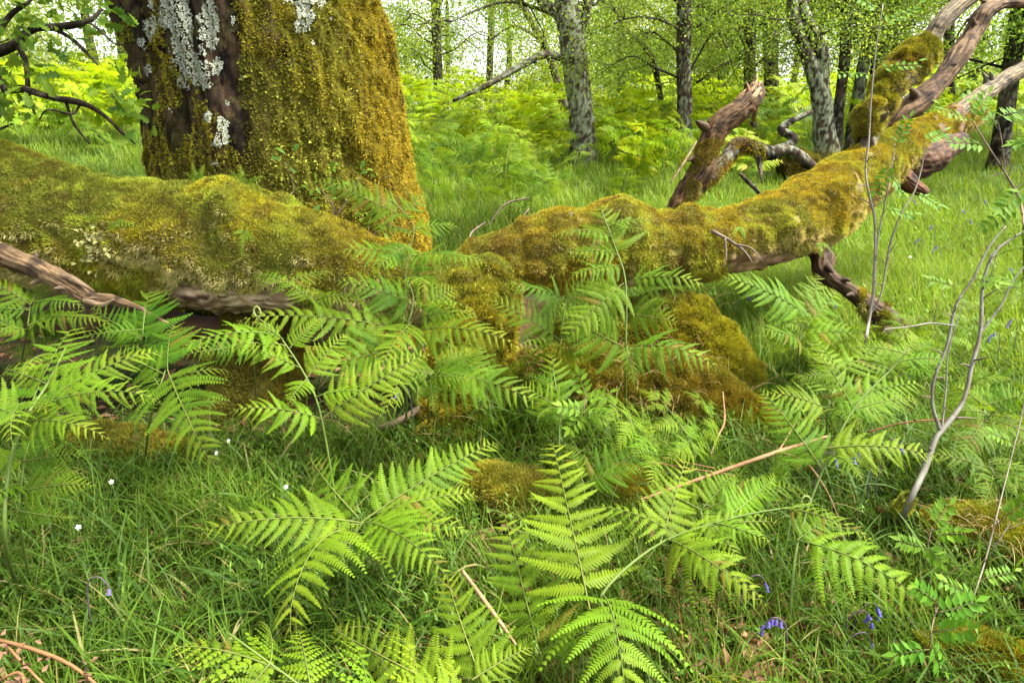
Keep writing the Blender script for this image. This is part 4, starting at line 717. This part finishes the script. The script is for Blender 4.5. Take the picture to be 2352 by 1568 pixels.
tree("tree", "dark trunk standing alone in the bright meadow at the right edge", [[(2290, 385, 24), (2303, 300, 20), (2322, 170, 19), (2345, 0, 19)]], .35, 1.0, .5, 26, 1.5, .07, 12, 2.2)
tree("tree", "tree at the right edge with a leafy bough beside the dark lone trunk", [[(2480, 330, 22), (2480, 150, 20), (2480, 0, 20)]], .3, 1.0, .35, 30, 1.0, .075, 13, 3.0)
tree("tree", "tree beyond the oak's right shoulder, light crown over the pale bank", [[(1010, 270, 12), (1005, 150, 11), (1000, 0, 11)]], .3, .8, .75, 26, .9, .06, 14, 2.4)
tree("tree", "slim tree with airy pale leaves far behind the gap left of the birch", [[(1120, 262, 8), (1125, 150, 8), (1130, 0, 8)]], .5, .6, .85, 22, 1.6, .065, 15, 2.4, per=26)
tree("tree", "leafy tree deep behind the birch's right side", [[(1430, 262, 9), (1425, 150, 9), (1428, 0, 9)]], .4, .8, .45, 30, .8, .07, 16, 2.6)
tree("tree", "tree with a pale crown far behind the dark pair of trunks", [[(1660, 255, 9), (1655, 130, 9), (1650, 0, 9)]], .4, .8, .5, 30, .8, .07, 17, 2.6)
tree("tree", "leafy tree at the far left edge beyond the sunny bracken slope", [[(-60, 270, 12), (-60, 120, 12), (-55, 0, 12)]], .3, .8, .75, 26, 1.0, .07, 18, 3.0)
tree("tree", "tree far behind the left side of the oak, mostly hidden by its trunk", [[(420, 255, 10), (420, 120, 10), (420, 0, 10)]], .3, .8, .75, 24, 1.0, .07, 19, 2.4)
tree("tree", "tree far off behind the snag and bare branches at the right", [[(2180, 300, 12), (2180, 150, 12), (2180, 0, 12)]], .3, .8, .6, 24, 1.2, .07, 20, 2.6, per=26)
# the wood beyond: one mass of foliage with a few sky gaps
r4 = np.random.default_rng(404); mb = MB(); ctr = []; tn = []
while len(ctr) < 1320:
    y = r4.uniform(22, 46); u = r4.uniform(-.95, .95); x = u*y; z = HT1(x, y)+abs(r4.normal())*3.6
    px, py, d = proj(A(x, y, z)); g = 0
    for a, b, rx, ry in ((230, 70, 130, 90), (1090, 110, 70, 130), (1180, 60, 60, 60), (1830, 150, 60, 90), (2170, 70, 80, 70), (480, 0, 300, 60), (1040, 200, 40, 40)): g = max(g, math.exp(-(((px-a)/rx)**2+((py-b)/ry)**2)))
    if r4.random() < g*2.2: continue
    ctr.append(A(x, y, z)); tn.append(r4.uniform(.3, 1))
ctr = np.array(ctr); sprays(mb, ctr, 170, A(1.0, 1.0, .5), .145, r4, .6, .7)
for i in range(26):
    y = r4.uniform(22, 40); x = r4.uniform(-.9, .9)*y; z = HT1(x, y); L = limb([A(x, y, z-.3), A(x+.2*r4.normal(), y, z+3), A(x+.5*r4.normal(), y, z+8)], [.16, .12, .05], 14, 7, .1, 3, i); mb.add(L.V, L.Q, L.T, col=A(.05, .04, .03))
tag(mb.build("far_wood", M_tree), "pale green wood closing the view far behind the bank", "wood", kind="stuff")

# ------------------------------------------------------------------ dead branches, stalks
loc = onG(P(150, 650, 3.2))
dbr = thing("dead_branch", "bare brown dead branch slanting in from the left edge in front of the log", "branch", loc)
barebranch([(-430, 425, 3.45, 32), (-140, 520, 3.25, 29.4), (0, 582, 3.2, 26.9), (90, 618, 3.18, 24.3), (150, 650, 3.15, 22.4), (205, 685, 3.14, 17.3), (250, 688, 3.13, 12.8), (310, 706, 3.1, 8.3), (360, 730, 3.08, 5.8), (400, 750, 3.07, 1.9)], A(.14, .09, .055), A(.34, .24, .15), 110, 30, .16, 7, .16, "limb", dbr)
barebranch([(120, 628, 3.16, 9.8), (165, 640, 3.12, 8.4), (215, 668, 3.1, 2.1)], A(.22, .15, .1), A(.42, .32, .24), 20, 10, .2, 8, .1, "splinter", dbr)
barebranch([(195, 690, 3.12, 9.8), (235, 700, 3.1, 6.3), (262, 688, 3.08, 2.1)], A(.22, .15, .1), A(.42, .32, .24), 20, 10, .2, 9, .1, "splinter", dbr)
loc = onG(P(1780, 350, 7.2))
cb = thing("dead_branch", "crooked lichen crusted dead branch behind the limb, between the stub and the forked birch", "branch", loc)
def crook(lst, seed):
    pts, rad = chain(lst); L = limb(pts, rad, 60, 14, .35, 9, seed); MB().add(L.V-loc, L.Q, L.T, col=bark_col(L.V, .5, .9, seed)).build("limb", M_bark, cb, smooth=True); return L
c1 = crook([(1560, 480, 7.0, 12), (1640, 400, 7.0, 16), (1690, 338, 7.1, 18), (1730, 340, 7.1, 15), (1770, 352, 7.2, 16), (1810, 345, 7.2, 15), (1850, 372, 7.2, 14), (1890, 400, 7.3, 8)], 3)
crook([(1800, 348, 7.2, 13), (1822, 318, 7.2, 11), (1795, 300, 7.2, 9), (1812, 282, 7.2, 8), (1840, 268, 7.2, 8), (1866, 256, 7.2, 4)], 4); crook([(1735, 340, 7.1, 8), (1745, 380, 7.1, 6), (1750, 420, 7.0, 2)], 5); crook([(1700, 400, 7.0, 5), (1740, 440, 6.8, 4), (1765, 480, 6.6, 2)], 6)
p, nn = surf(c1, 9000); x, y, d = proj(p); k = (x < 1760) & (fbm(p, 9, 2, 3) > .48); p, nn = p[k], nn[k]; mb = MB(); tufts(mb, p-loc, nn, .02+.03*rng.random(len(p)), .007, moss_col(p, 5, .2, .9)*.8, -.3, .6, .6); mb.build("moss", M_moss, cb)
g_ = G(1835, 420); d_ = float((g_-EYE)@FWD)
hummock("dark rusty moss mound at the foot of the forked birch, behind the limb", [(1795, 395, d_, 25), (1835, 380, d_, 42), (1880, 400, d_, 25)], 381, 16000, .9, 0, dull=.3)
def stalk(label, lines, col, name="dead_stalk", grp=None, bits=0):
    p0 = P(*lines[0][0][:3]); loc = onG(p0); mb = MB()
    for ln in lines:
        pts, rad = chain(ln); C = spline(pts, 30); L = limb(pts, rad*.8, 30, 8, .12, 9, len(label)); mb.add(L.V-loc, L.Q, L.T, col=mix(np.asarray(col)*.38, np.asarray(col)*.68, fbm(L.V, 25, 2, 3)))
        if bits:
            q = C[rng.integers(2, 29, bits)]+rng.normal(size=(bits, 3))*.015; leaves(mb, q-loc, rng.normal(size=(bits, 3)), rng.normal(size=(bits, 3)), .022, .012, np.tile(A(.16, .09, .05), (bits, 1)), .4)
    o = mb.build(name, M_wood, smooth=True); o.location = loc; return tag(o, label, "stalk", grp)
stalk("long orange brown dead bracken stalk lying from the foreground fern up to the right", [[(1470, 1148, 2.45, 5), (1640, 1088, 2.5, 6), (1790, 1036, 2.55, 6), (1900, 1002, 2.6, 4)], [(1788, 1036, 2.55, 3), (1850, 1062, 2.5, 3), (1895, 1120, 2.45, 2), (1925, 1185, 2.4, 1.5)], [(1788, 1036, 2.55, 3), (1810, 1000, 2.6, 2.5), (1830, 965, 2.65, 1.5)]], A(.42, .23, .11))
stalk("two thin reddish dead stalks lying flat left of the long orange one", [[(1470, 1055, 2.8, 3), (1560, 1072, 2.75, 3), (1690, 1092, 2.65, 2)], [(1520, 1050, 2.8, 2), (1640, 1075, 2.7, 2)]], A(.40, .20, .10))
stalk("orange dead stalk with crumbled leaves at the bottom left corner", [[(-30, 1462, 1.72, 6), (80, 1492, 1.7, 6), (165, 1528, 1.68, 5), (245, 1590, 1.65, 4)], [(10, 1475, 1.72, 4), (60, 1530, 1.66, 4), (120, 1590, 1.62, 3)], [(0, 1560, 1.62, 5), (45, 1545, 1.62, 5), (60, 1590, 1.6, 4)]], A(.38, .19, .08), bits=14)
stalk("pale split stalk lying between the low bracken fronds in front", [[(1062, 1310, 2.15, 5), (1110, 1375, 2.05, 7), (1150, 1430, 2.0, 6), (1185, 1480, 1.95, 4)]], A(.46, .28, .15))
stalk("rust coloured thin stalk hanging down the hummock's right side", [[(1660, 900, 3.4, 2.5), (1664, 965, 3.3, 3), (1650, 1000, 3.2, 2.5), (1632, 1045, 3.1, 2)]], A(.40, .22, .10))
stalk("thin red bramble like stem arching across the right side behind the leaning sapling", [[(1990, 992, 2.75, 2), (2080, 970, 2.7, 2.4), (2180, 964, 2.65, 2.4), (2300, 974, 2.6, 2.2), (2400, 1000, 2.55, 2)]], A(.36, .14, .07), bits=10)
stalk("pale broken straws stuck in the pale bank before the birch", [[(1540, 420, 8.6, 3), (1570, 375, 8.6, 3), (1600, 325, 8.7, 2)], [(1575, 440, 8.5, 3), (1590, 390, 8.5, 2)]], A(.45, .30, .18), bits=16)
stalk("dry grey twigs poking up where the two mossy logs meet", [[(1060, 600, 4.6, 4), (1110, 550, 4.7, 4), (1170, 530, 4.8, 3), (1215, 480, 4.9, 2)], [(1090, 585, 4.6, 3), (1080, 540, 4.7, 3), (1115, 510, 4.8, 2)], [(1120, 520, 4.8, 2), (1160, 470, 4.8, 3), (1215, 455, 4.8, 2)]], A(.26, .19, .14))
stalk("grey bent root lying on the brown litter in the hollow by the orange root", [[(870, 985, 3.4, 9), (920, 965, 3.4, 11), (960, 940, 3.45, 10), (985, 925, 3.5, 6)]], A(.22, .15, .10), "dead_root")

# ------------------------------------------------------------------ rowan saplings
def rowan(mb, b, e, N, size, r, n=6):
    t = np.linspace(.22, .95, n); L = np.linalg.norm(e-b); ax = nrm(e-b); N = nrm(N-ax*(N@ax)); q = b+(e-b)*t[:, None]-N*(L*.12*t[:, None]**2); lat = np.cross(N, ax)
    for sg in (1, -1):
        d = lat*sg+ax*.45-N*.15+r.normal(size=(n, 3))*.12; leaves(mb, q, d, np.tile(N, (n, 1))+.2*r.normal(size=(n, 3)), size*(1-.25*np.abs(t-.45)), size*.42, mix(A(.07, .17, .012), A(.13, .25, .02), r.random(n)), .12)
    leaves(mb, e[None], ax[None], N[None], np.array([size]), np.array([size*.4]), A(.13, .25, .02)[None], .12)
    rod(mb, [b, (b+e)/2, e-N*L*.1], [.0016, .0012, .0008], A(.14, .18, .05), 5, 4)
def sapling(label, foot, lines, lvs, col, seed, mossy_foot=False, n=6, size=.045, grey=.5):
    r = np.random.default_rng(seed); loc = G(*foot); t = thing("rowan_sapling", label, "sapling", loc, "saplings on the right"); mb = MB()
    for i, ln in enumerate(lines):
        pts, rad = chain(ln)
        if i == 0: pts = np.vstack([loc-UP*.04, pts]); rad = np.append(rad[0]*1.15, rad)
        L = limb(pts, rad*.47, 60, 9, .22, 22, seed+i); c = mix(np.asarray(col)*.75, np.asarray(col)*1.2, fbm(L.V, 16, 3, seed)); c = mix(c, A(.07, .045, .03), sm(fbm(L.V, 24, 2, seed+3), .6, .7)*.7); mb.add(L.V-loc, L.Q, L.T, col=c)
        for q_ in range(int(len(pts)*1.2)):      # buds, stubs and short side twigs
            k_ = r.integers(6, 58); b_ = L.C[k_]; e_ = b_+nrm(r.normal(size=3)*A(1, .6, .5)+A(0, 0, .7))*r.uniform(.015, .09); rod(mb, np.array([b_, (b_+e_)/2+r.normal(size=3)*.004, e_])-loc, [L.R[k_]*.6, L.R[k_]*.4, .0008], A(.10, .07, .05), 6, 5)
    mb.build("stem", M_stem, t, smooth=True)
    if lvs:
        mb = MB()
        for bx, by, tx, ty, d in lvs: rowan(mb, P(bx, by, d)-loc, P(tx, ty, d+r.normal()*.04)-loc, nrm(A(r.normal()*.3, -.55, .8)), size*r.uniform(.85, 1.15), r, n)
        mb.build("leaves", M_fern, t)
    if mossy_foot:
        F_l = limb([loc-UP*.03, loc+UP*.05, P(*lines[0][0][:3])+A(0, 0, .03)], [.035, .03, .02], 14, 12); p, nn = surf(F_l, 6000); mb = MB(); tufts(mb, p-loc, nn, .008+.012*r.random(len(p)), .004, moss_col(p, 9, .6, .1)); mb.build("moss", M_moss, t)
    return t
GREY = A(.15, .14, .115); BRN2 = A(.16, .10, .065)
sapling("leaning grey sapling with a mossy foot, forking into bare stems at the right", (2062, 1210), [
    [(2085, 1160, 2.42, 15), (2122, 1080, 2.45, 15), (2148, 1010, 2.47, 14), (2166, 985, 2.48, 13), (2212, 922, 2.5, 11), (2232, 840, 2.52, 10), (2252, 760, 2.54, 9), (2258, 650, 2.56, 8), (2285, 580, 2.56, 7), (2330, 545, 2.56, 5), (2400, 500, 2.56, 4)],
    [(2160, 990, 2.48, 10), (2142, 930, 2.48, 8), (2146, 870, 2.48, 7), (2176, 790, 2.48, 7), (2196, 700, 2.48, 7), (2235, 640, 2.48, 6), (2270, 570, 2.48, 5), (2310, 520, 2.48, 3)],
    [(2252, 765, 2.54, 6), (2300, 700, 2.54, 5), (2330, 640, 2.54, 4), (2400, 560, 2.54, 3)], [(2192, 748, 2.48, 4), (2140, 742, 2.45, 4), (2090, 750, 2.43, 4), (2030, 756, 2.4, 2)], [(2163, 985, 2.48, 5), (2172, 900, 2.5, 4), (2180, 800, 2.5, 3), (2215, 690, 2.5, 2)], [(2258, 660, 2.56, 3), (2280, 620, 2.5, 2), (2295, 560, 2.5, 1.5)]],
    [(2285, 590, 2350, 560, 2.5), (2200, 660, 2140, 640, 2.45), (2235, 640, 2300, 650, 2.5), (2330, 545, 2400, 520, 2.5)], GREY, 5, True)
sapling("pair of tall thin grey stems rising in front of the snag", (1984, 830), [
    [(1986, 800, 3.35, 8), (1995, 740, 3.35, 8), (2006, 670, 3.35, 7), (2010, 560, 3.35, 6), (2008, 495, 3.35, 6), (1998, 457, 3.35, 6), (1988, 394, 3.35, 5), (1995, 326, 3.35, 5), (2000, 240, 3.35, 4), (2006, 169, 3.35, 4), (2015, 90, 3.35, 3), (2028, 10, 3.35, 3)],
    [(2000, 720, 3.35, 6), (2022, 680, 3.33, 5), (2034, 620, 3.32, 5), (2045, 560, 3.32, 5), (2070, 490, 3.3, 4), (2100, 440, 3.3, 4), (2118, 380, 3.3, 3), (2125, 325, 3.3, 2)],
    [(2010, 640, 3.35, 4), (2015, 560, 3.36, 4), (2030, 480, 3.38, 4), (2045, 400, 3.38, 3), (2055, 340, 3.38, 2)]],
    [(2012, 160, 2110, 140, 3.3), (2010, 175, 1930, 160, 3.35), (2020, 60, 2110, 10, 3.3), (2025, 30, 1960, -20, 3.3), (2125, 325, 2170, 300, 3.25), (2055, 340, 2090, 270, 3.35), (2045, 400, 2075, 440, 3.3), (2100, 440, 2160, 470, 3.25), (2050, 370, 2010, 440, 3.3), (2030, 480, 2100, 490, 3.3)], A(.17, .15, .115), 6)
sapling("thin reddish sapling at the right edge with leaflets against the bare branch", (2352, 640), [
    [(2352, 560, 2.9, 6), (2345, 470, 2.9, 6), (2310, 400, 2.9, 5), (2265, 330, 2.9, 4), (2235, 280, 2.9, 3)], [(2310, 400, 2.9, 3), (2300, 320, 2.9, 3), (2290, 270, 2.9, 2)], [(2350, 540, 2.9, 4), (2358, 420, 2.9, 3), (2372, 320, 2.9, 2)]],
    [(2235, 280, 2160, 240, 2.9), (2235, 275, 2270, 215, 2.9), (2290, 270, 2345, 250, 2.85), (2270, 335, 2190, 320, 2.9), (2300, 310, 2230, 205, 2.9), (2355, 430, 2300, 480, 2.85), (2345, 470, 2260, 520, 2.85), (2372, 320, 2330, 330, 2.85), (2360, 380, 2420, 360, 2.85)], BRN2, 7, size=.05)
sapling("thin upright twig with rowan leaflets in the bottom right corner", (2210, 1470), [[(2230, 1390, 2.0, 4), (2262, 1290, 2.05, 4), (2290, 1180, 2.1, 4), (2318, 1070, 2.15, 3), (2345, 960, 2.2, 3), (2360, 880, 2.2, 2)], [(2262, 1290, 2.05, 3), (2290, 1250, 2.0, 2), (2320, 1200, 2.0, 2)]],
    [(2240, 1370, 2170, 1330, 1.95), (2250, 1330, 2330, 1310, 1.95), (2300, 1190, 2360, 1150, 2.05), (2330, 1020, 2280, 990, 2.1)], A(.20, .16, .12), 8, size=.035)
sapling("low rowan seedling with dark green leaflets near the bluebells", (2130, 1540), [[(2135, 1480, 1.85, 3), (2145, 1420, 1.88, 3), (2160, 1380, 1.9, 2)]], [(2135, 1490, 2060, 1500, 1.8), (2140, 1450, 2220, 1440, 1.85), (2150, 1410, 2240, 1380, 1.88), (2158, 1385, 2110, 1350, 1.88), (2137, 1470, 2170, 1540, 1.8)], BRN2, 9, size=.04)
sapling("rowan seedling with broad leaflets between the foreground bracken tip and the corner", (2120, 1320), [[(2128, 1270, 2.2, 3), (2140, 1210, 2.2, 3)], ], [(2130, 1260, 2070, 1240, 2.18), (2135, 1230, 2210, 1220, 2.2), (2140, 1210, 2180, 1160, 2.2), (2130, 1250, 2160, 1290, 2.15)], BRN2, 10, size=.042)
sapling("rowan seedling tuft beside the slender bracken before the rusty hummock", (1340, 1000), [[(1340, 960, 2.95, 3), (1345, 910, 2.95, 3)]], [(1342, 940, 1290, 930, 2.9), (1345, 915, 1400, 900, 2.9), (1345, 910, 1330, 860, 2.95), (1342, 950, 1390, 960, 2.9), (1342, 945, 1310, 985, 2.88)], BRN2, 11, size=.05, n=4)

# ------------------------------------------------------------------ oak leaves and hanging twigs
OX = np.array([0, .08, .2, .28, .42, .5, .64, .72, .86, .94, 1.0]); OW = np.array([.01, .05, .16, .09, .25, .13, .31, .17, .25, .12, .0])
def oakleaves(mb, p, d, N, size, r, tone=.4):
    m = len(OX)
    for i in range(len(p)):
        ax = nrm(d[i]); n_ = nrm(N[i]-ax*(N[i]@ax)); lat = np.cross(n_, ax); s = size*r.uniform(.7, 1.2); dr = r.uniform(.0, .4)
        mid = p[i]+ax*(OX*s)[:, None]-n_*(dr*s*OX**2)[:, None]; V = np.concatenate([mid, mid+lat*(OW*s)[:, None]+n_*(OW*s*.3)[:, None], mid-lat*(OW*s)[:, None]+n_*(OW*s*.3)[:, None]])
        k = np.arange(m-1); Q = np.concatenate([np.stack([k, k+1, m+k+1, m+k], 1), np.stack([k, 2*m+k, 2*m+k+1, k+1], 1)]); mb.add(V, Q, col=mix(A(.05, .115, .012), A(.16, .25, .02), np.clip(tone+.35*r.normal(), 0, 1))[None]*np.ones((3*m, 1)))
r5 = np.random.default_rng(55)
loc = onG(P(-250, 500, 3.7)); ob = thing("oak_bough", "oak bough with crooked dark twigs and lobed leaves hanging in at the upper left", "bough", loc)
OBL = [[(-1150, 150, 4.4, 70), (-800, 260, 4.2, 52), (-420, 250, 3.9, 34), (-200, 180, 3.8, 24), (-40, 130, 3.7, 15), (30, 105, 3.6, 11), (75, 68, 3.6, 9), (140, 62, 3.55, 8), (205, 48, 3.5, 6), (235, 20, 3.5, 3)], [(-40, 130, 3.7, 14), (10, 200, 3.6, 10), (55, 205, 3.55, 9), (120, 225, 3.55, 8), (185, 236, 3.5, 7), (235, 262, 3.5, 5), (275, 300, 3.5, 4), (310, 330, 3.5, 2)],
  [(120, 64, 3.55, 6), (165, 90, 3.55, 5), (205, 128, 3.5, 4), (225, 150, 3.5, 2)], [(40, 100, 3.6, 7), (60, 150, 3.6, 6), (65, 215, 3.58, 5), (80, 262, 3.55, 3)], [(-40, 135, 3.7, 8), (20, 40, 3.6, 6), (60, 10, 3.6, 4), (100, -30, 3.6, 3)], [(150, 230, 3.55, 4), (170, 285, 3.55, 3), (205, 330, 3.5, 2)], [(185, 238, 3.5, 3), (165, 262, 3.5, 3), (110, 252, 3.5, 2), (90, 275, 3.5, 1.5)],
  [(10, 200, 3.6, 6), (0, 260, 3.6, 5), (-20, 300, 3.6, 4), (30, 285, 3.6, 2)], [(200, 48, 3.5, 3), (235, 75, 3.5, 3), (262, 100, 3.5, 2), (290, 105, 3.5, 1.2)], [(-200, 180, 3.8, 16), (-120, 300, 3.7, 11), (-20, 345, 3.65, 7), (20, 380, 3.6, 4)]]
mb = MB(); mbl = MB()
for i, ln in enumerate(OBL):
    pts, rad = chain(ln); L = limb(pts, rad, 40, 8, .3, 12, i); mb.add(L.V-loc, L.Q, L.T, col=mix(A(.025, .018, .012), A(.10, .085, .055), sm(fbm(L.V, 20, 2, 5), .5, .65)))
mb.build("twigs", M_bark, ob, smooth=True)
for a, b, n_, sp in ((20, 20, 12, 45), (60, 10, 8, 35), (100, 75, 5, 30), (60, 150, 8, 35), (200, 15, 12, 38), (240, 30, 8, 30), (30, 230, 10, 35), (290, 225, 8, 22), (315, 265, 9, 22), (285, 150, 4, 20), (15, 170, 9, 35), (310, 330, 2, 12), (240, 205, 3, 20), (-40, 80, 10, 60), (60, 90, 7, 40), (150, 110, 4, 30), (-60, 250, 8, 50), (130, 30, 6, 35)):
    q = np.array([P(a+r5.normal()*sp, b+r5.normal()*sp*.7, 3.55+r5.normal()*.12) for _ in range(int(n_*1.7))]); n_ = len(q)
    oakleaves(mbl, q-loc, r5.normal(size=(n_, 3))+A(.2, 0, -.3), nrm(r5.normal(size=(n_, 3))*.6+A(0, -.6, .7)), .078, r5, .5)
mbl.build("leaves", M_fern, ob)
def oakling(label, foot, tips, size, seed):
    r = np.random.default_rng(seed); b = P(*foot); t = thing("oak_seedling", label, "seedling", b); mb = MB(); ml = MB()
    for tp in tips:
        e = P(*tp); rod(mb, np.array([b, (b+e)/2+r.normal(size=3)*.02, e])-b, [.004, .003, .0015], A(.12, .08, .05), 8, 5); n_ = 7; q = e+r.normal(size=(n_, 3))*.03; oakleaves(ml, q-b, nrm(q-e+r.normal(size=(n_, 3))*.02+A(0, -.01, 0)), nrm(r.normal(size=(n_, 3))*.5+A(0, -.6, .7)), size, r, .5)
    mb.build("stem", M_stem, t); ml.build("leaves", M_fern, t); return t
oakling("oak seedling with bluish lobed leaves growing behind the log before the oak's right foot", (770, 500, 3.95), [(720, 420, 3.9), (760, 400, 3.9), (800, 430, 3.9), (830, 400, 3.95), (745, 455, 3.85)], .055, 3)
oakling("oak seedling lower down the log's top edge, touching the orange moss", (845, 560, 3.8), [(820, 520, 3.8), (850, 500, 3.8), (870, 530, 3.8)], .05, 4)
oakling("tiny two leaved oak seedling against the middle of the trunk", (665, 450, 3.95), [(655, 372, 3.92)], .05, 6)

# ------------------------------------------------------------------ small ferns on the logs
def polypody(label, foot, fr, seed):
    r = np.random.default_rng(seed); b = P(*foot); t = thing("polypody_fern", label, "fern", b, "small ferns on the moss")
    for e in fr:
        e = P(*e); mb = MB(); pinna(mb, b-b, e-b, np.linalg.norm(e-b)*.2, A(r.normal()*.3, -.7, .6), n=11, teeth=False, tone=.6, r=r, arch=.12, curl=.3, droop=.2, lenpow=.6, rach=.0015)
        mb.build("frond", M_fern, t)
polypody("single arching polypody frond on the log's mossy face", (242, 522, 3.44), [(325, 520, 3.36)], 1)
polypody("tiny polypody sprig left of the arching frond on the log", (190, 506, 3.44), [(245, 500, 3.4)], 2)
polypody("small polypody hanging below the knob on the log's face", (562, 530, 3.42), [(530, 540, 3.36), (590, 560, 3.36), (553, 592, 3.38), (575, 505, 3.38)], 3)
polypody("polypody fronds on the log's top, left of the knob", (455, 425, 3.75), [(425, 395, 3.7), (470, 375, 3.75), (490, 410, 3.65), (440, 370, 3.75)], 4)
polypody("polypody fronds on the log's top behind the knob", (560, 425, 3.8), [(520, 385, 3.8), (550, 375, 3.82), (600, 430, 3.75), (610, 405, 3.8)], 5)
polypody("polypody frond at the limb's lower right end near the bare wood", (1880, 555, 4.3), [(1915, 585, 4.25), (1885, 600, 4.25)], 6)
polypody("small green sprig on the front of the fallen limb", (1700, 520, 4.05), [(1712, 560, 4.0), (1680, 545, 4.0)], 7)

# ------------------------------------------------------------------ flowers
def bluebell(label, px, py, nb, h, seed, d=None, grp="bluebells"):
    r = np.random.default_rng(seed); top = P(px, py, d) if d else None
    loc = onG(top) if d else G(px, py); hh = max(.12, top[2]-loc[2]) if d else h
    t = thing("bluebell", label, "flower", loc, grp); mb = MB(); s = r.choice([-1, 1])
    C = spline([A(0, 0, -.02), A(0, 0, hh*.6), A(.015*s, 0, hh), A(.05*s, 0, hh+.015), A(.075*s, 0, hh-.02)], 24); rod(mb, C, np.linspace(.0025, .0015, 24), A(.09, .06, .09), 20, 5); mb.build("stem", M_stem, t)
    for i in range(nb):
        q = C[23-i*2]; ax = nrm(A(.25*s+.2*r.normal(), .25*r.normal()-.2, -1)); u = nrm(np.cross(ax, A(0, 1, .1))); v = np.cross(ax, u); L = .017; mb = MB(); th = np.linspace(0, 2*np.pi, 12, endpoint=False)
        pr = [(0, .002), (.15, .006), (.55, .0068), (.85, .0075), (1.0, .012)]; V = np.concatenate([q+ax*.005+ax*L*a+(u*np.cos(th)[:, None]+v*np.sin(th)[:, None])*b*.72*(1 if a < 1 else (.75+.35*np.cos(th*6)[:, None])) for a, b in pr])
        k = np.arange(4*12); a_, b_ = k//12, k % 12; mb.add(V, np.stack([a_*12+b_, a_*12+(b_+1) % 12, (a_+1)*12+(b_+1) % 12, (a_+1)*12+b_], 1), col=mix(A(.09, .07, .32), A(.17, .14, .46), np.repeat([0, .3, .5, .8, 1], 12))); mb.build("bell", M_petal, t, smooth=True)
    return t
bluebell("drooping violet bluebell with several bells at the bottom right", 1812, 1428, 6, .2, 1, 2.0); bluebell("bluebell right of the drooping one, with two long bells", 1945, 1412, 3, .2, 2, 2.02)
bluebell("bluebell nearest the rowan seedling, bells hanging right", 1968, 1395, 3, .2, 3, 2.06); bluebell("low bluebell with a single bell under the pair", 1945, 1462, 1, .15, 4, 1.96)
bluebell("bluebell at the foot of the sapling stem by the dead stalk's tip", 1880, 1048, 2, .2, 5, 2.7); bluebell("bluebell under the frond pointing right", 2008, 1042, 3, .2, 6, 2.6); bluebell("bluebell above it, just below the frond's edge", 2030, 1018, 2, .2, 7, 2.65)
bluebell("lone small bluebell in the grass at the left", 192, 1335, 1, .15, 8, 2.05); bluebell("pale bluebell in the dark hollow beside the bracken stem", 945, 895, 2, .2, 9, 3.3); bluebell("faded bluebell left of the dark arching stalk", 1708, 1330, 2, .15, 10, 2.15)
for i, (a, b) in enumerate(((2190, 545), (2140, 585), (2205, 570), (2280, 875), (2320, 840), (1690, 770), (1885, 790), (2110, 620), (2290, 700), (2080, 520), (2150, 640), (2240, 520))):
    bluebell("small bluebell dotted in the bright meadow grass", a, b, 4, .3, 20+i, None, "bluebells in the meadow")
def stitchwort(label, px, py, d, seed):
    r = np.random.default_rng(seed); top = P(px, py, d); loc = onG(top); t = thing("stitchwort", label, "flower", loc, "white star flowers in the grass"); c = top-loc; mb = MB()
    rod(mb, [A(.01, 0, -.01), c*.5+A(.012, 0, 0), c], [.0012, .001, .0008], A(.09, .16, .03), 8, 4); mb.build("stem", M_stem, t); N = nrm(A(r.normal()*.3, -.8, .55)); u = nrm(np.cross(N, UP)); v = np.cross(N, u); mb = MB()
    for k in range(5):
        for o_ in (-.2, .2):
            a = k*2*math.pi/5+o_; dd = u*math.cos(a)+v*math.sin(a); leaves(mb, c[None]+N*.001, dd[None], N[None], np.array([.0105]), np.array([.0042]), A(.8, .82, .78)[None], .05)
    mb.build("petals", M_petal, t); mb = MB(); q = c+N*.002+r.normal(size=(14, 3))*.0015; leaves(mb, q, np.tile(N, (14, 1))+.3*r.normal(size=(14, 3)), np.tile(u, (14, 1)), .004, .002, np.tile(A(.6, .6, .12), (14, 1))); mb.build("stamens", M_petal, t)
for i, (a, b, d, l) in enumerate(((525, 1012, 2.75, "white star flower beside the drooping frond tip, the upper of two"), (497, 1040, 2.7, "white star flower just below and left of the upper one"), (657, 1118, 2.45, "white star flower alone in the grass above the spreading bracken"), (256, 1106, 2.5, "half open white star flower in the left grass"), (180, 1210, 2.25, "tiny white bud in the grass near the left stalk"), (2090, 590, 4.9, "white flower in the meadow by the sapling stems"))):
    stitchwort(l, a, b, d, 40+i)

# ------------------------------------------------------------------ more bracken between the big ones
for x0, x1, y0, y1, nn_, lab in ((1080, 1330, 880, 1010, 4, "low bracken tucked in before the root and the rusty hummock"), (1480, 1760, 1120, 1290, 4, "low bracken in the grass either side of the orange stalk"), (1690, 2120, 860, 1010, 6, "feathery bracken in the grass right of the rusty hummock"), (60, 330, 830, 960, 4, "dark bracken in the shade below the dead branch"), (1980, 2340, 960, 1150, 4, "small bracken among the grey sapling stems"), (640, 900, 900, 980, 2, "small bracken in the hollow under the log's end")):
    for j in range(nn_):
        place(midp[r3.integers(5)], G(r3.uniform(x0, x1), r3.uniform(y0, y1)), r3.uniform(.42, .62), r3.uniform(0, 6.28), lab, lab.replace("bracken", "bracken ferns", 1), r3.normal()*.15)

for o_ in scene.objects:      # crusts and tufts nobody could count, each one part of its thing
    if o_.parent is not None and o_.name.split(".")[0] in ("lichen", "dry_grass", "moss"): o_["kind"] = "stuff"
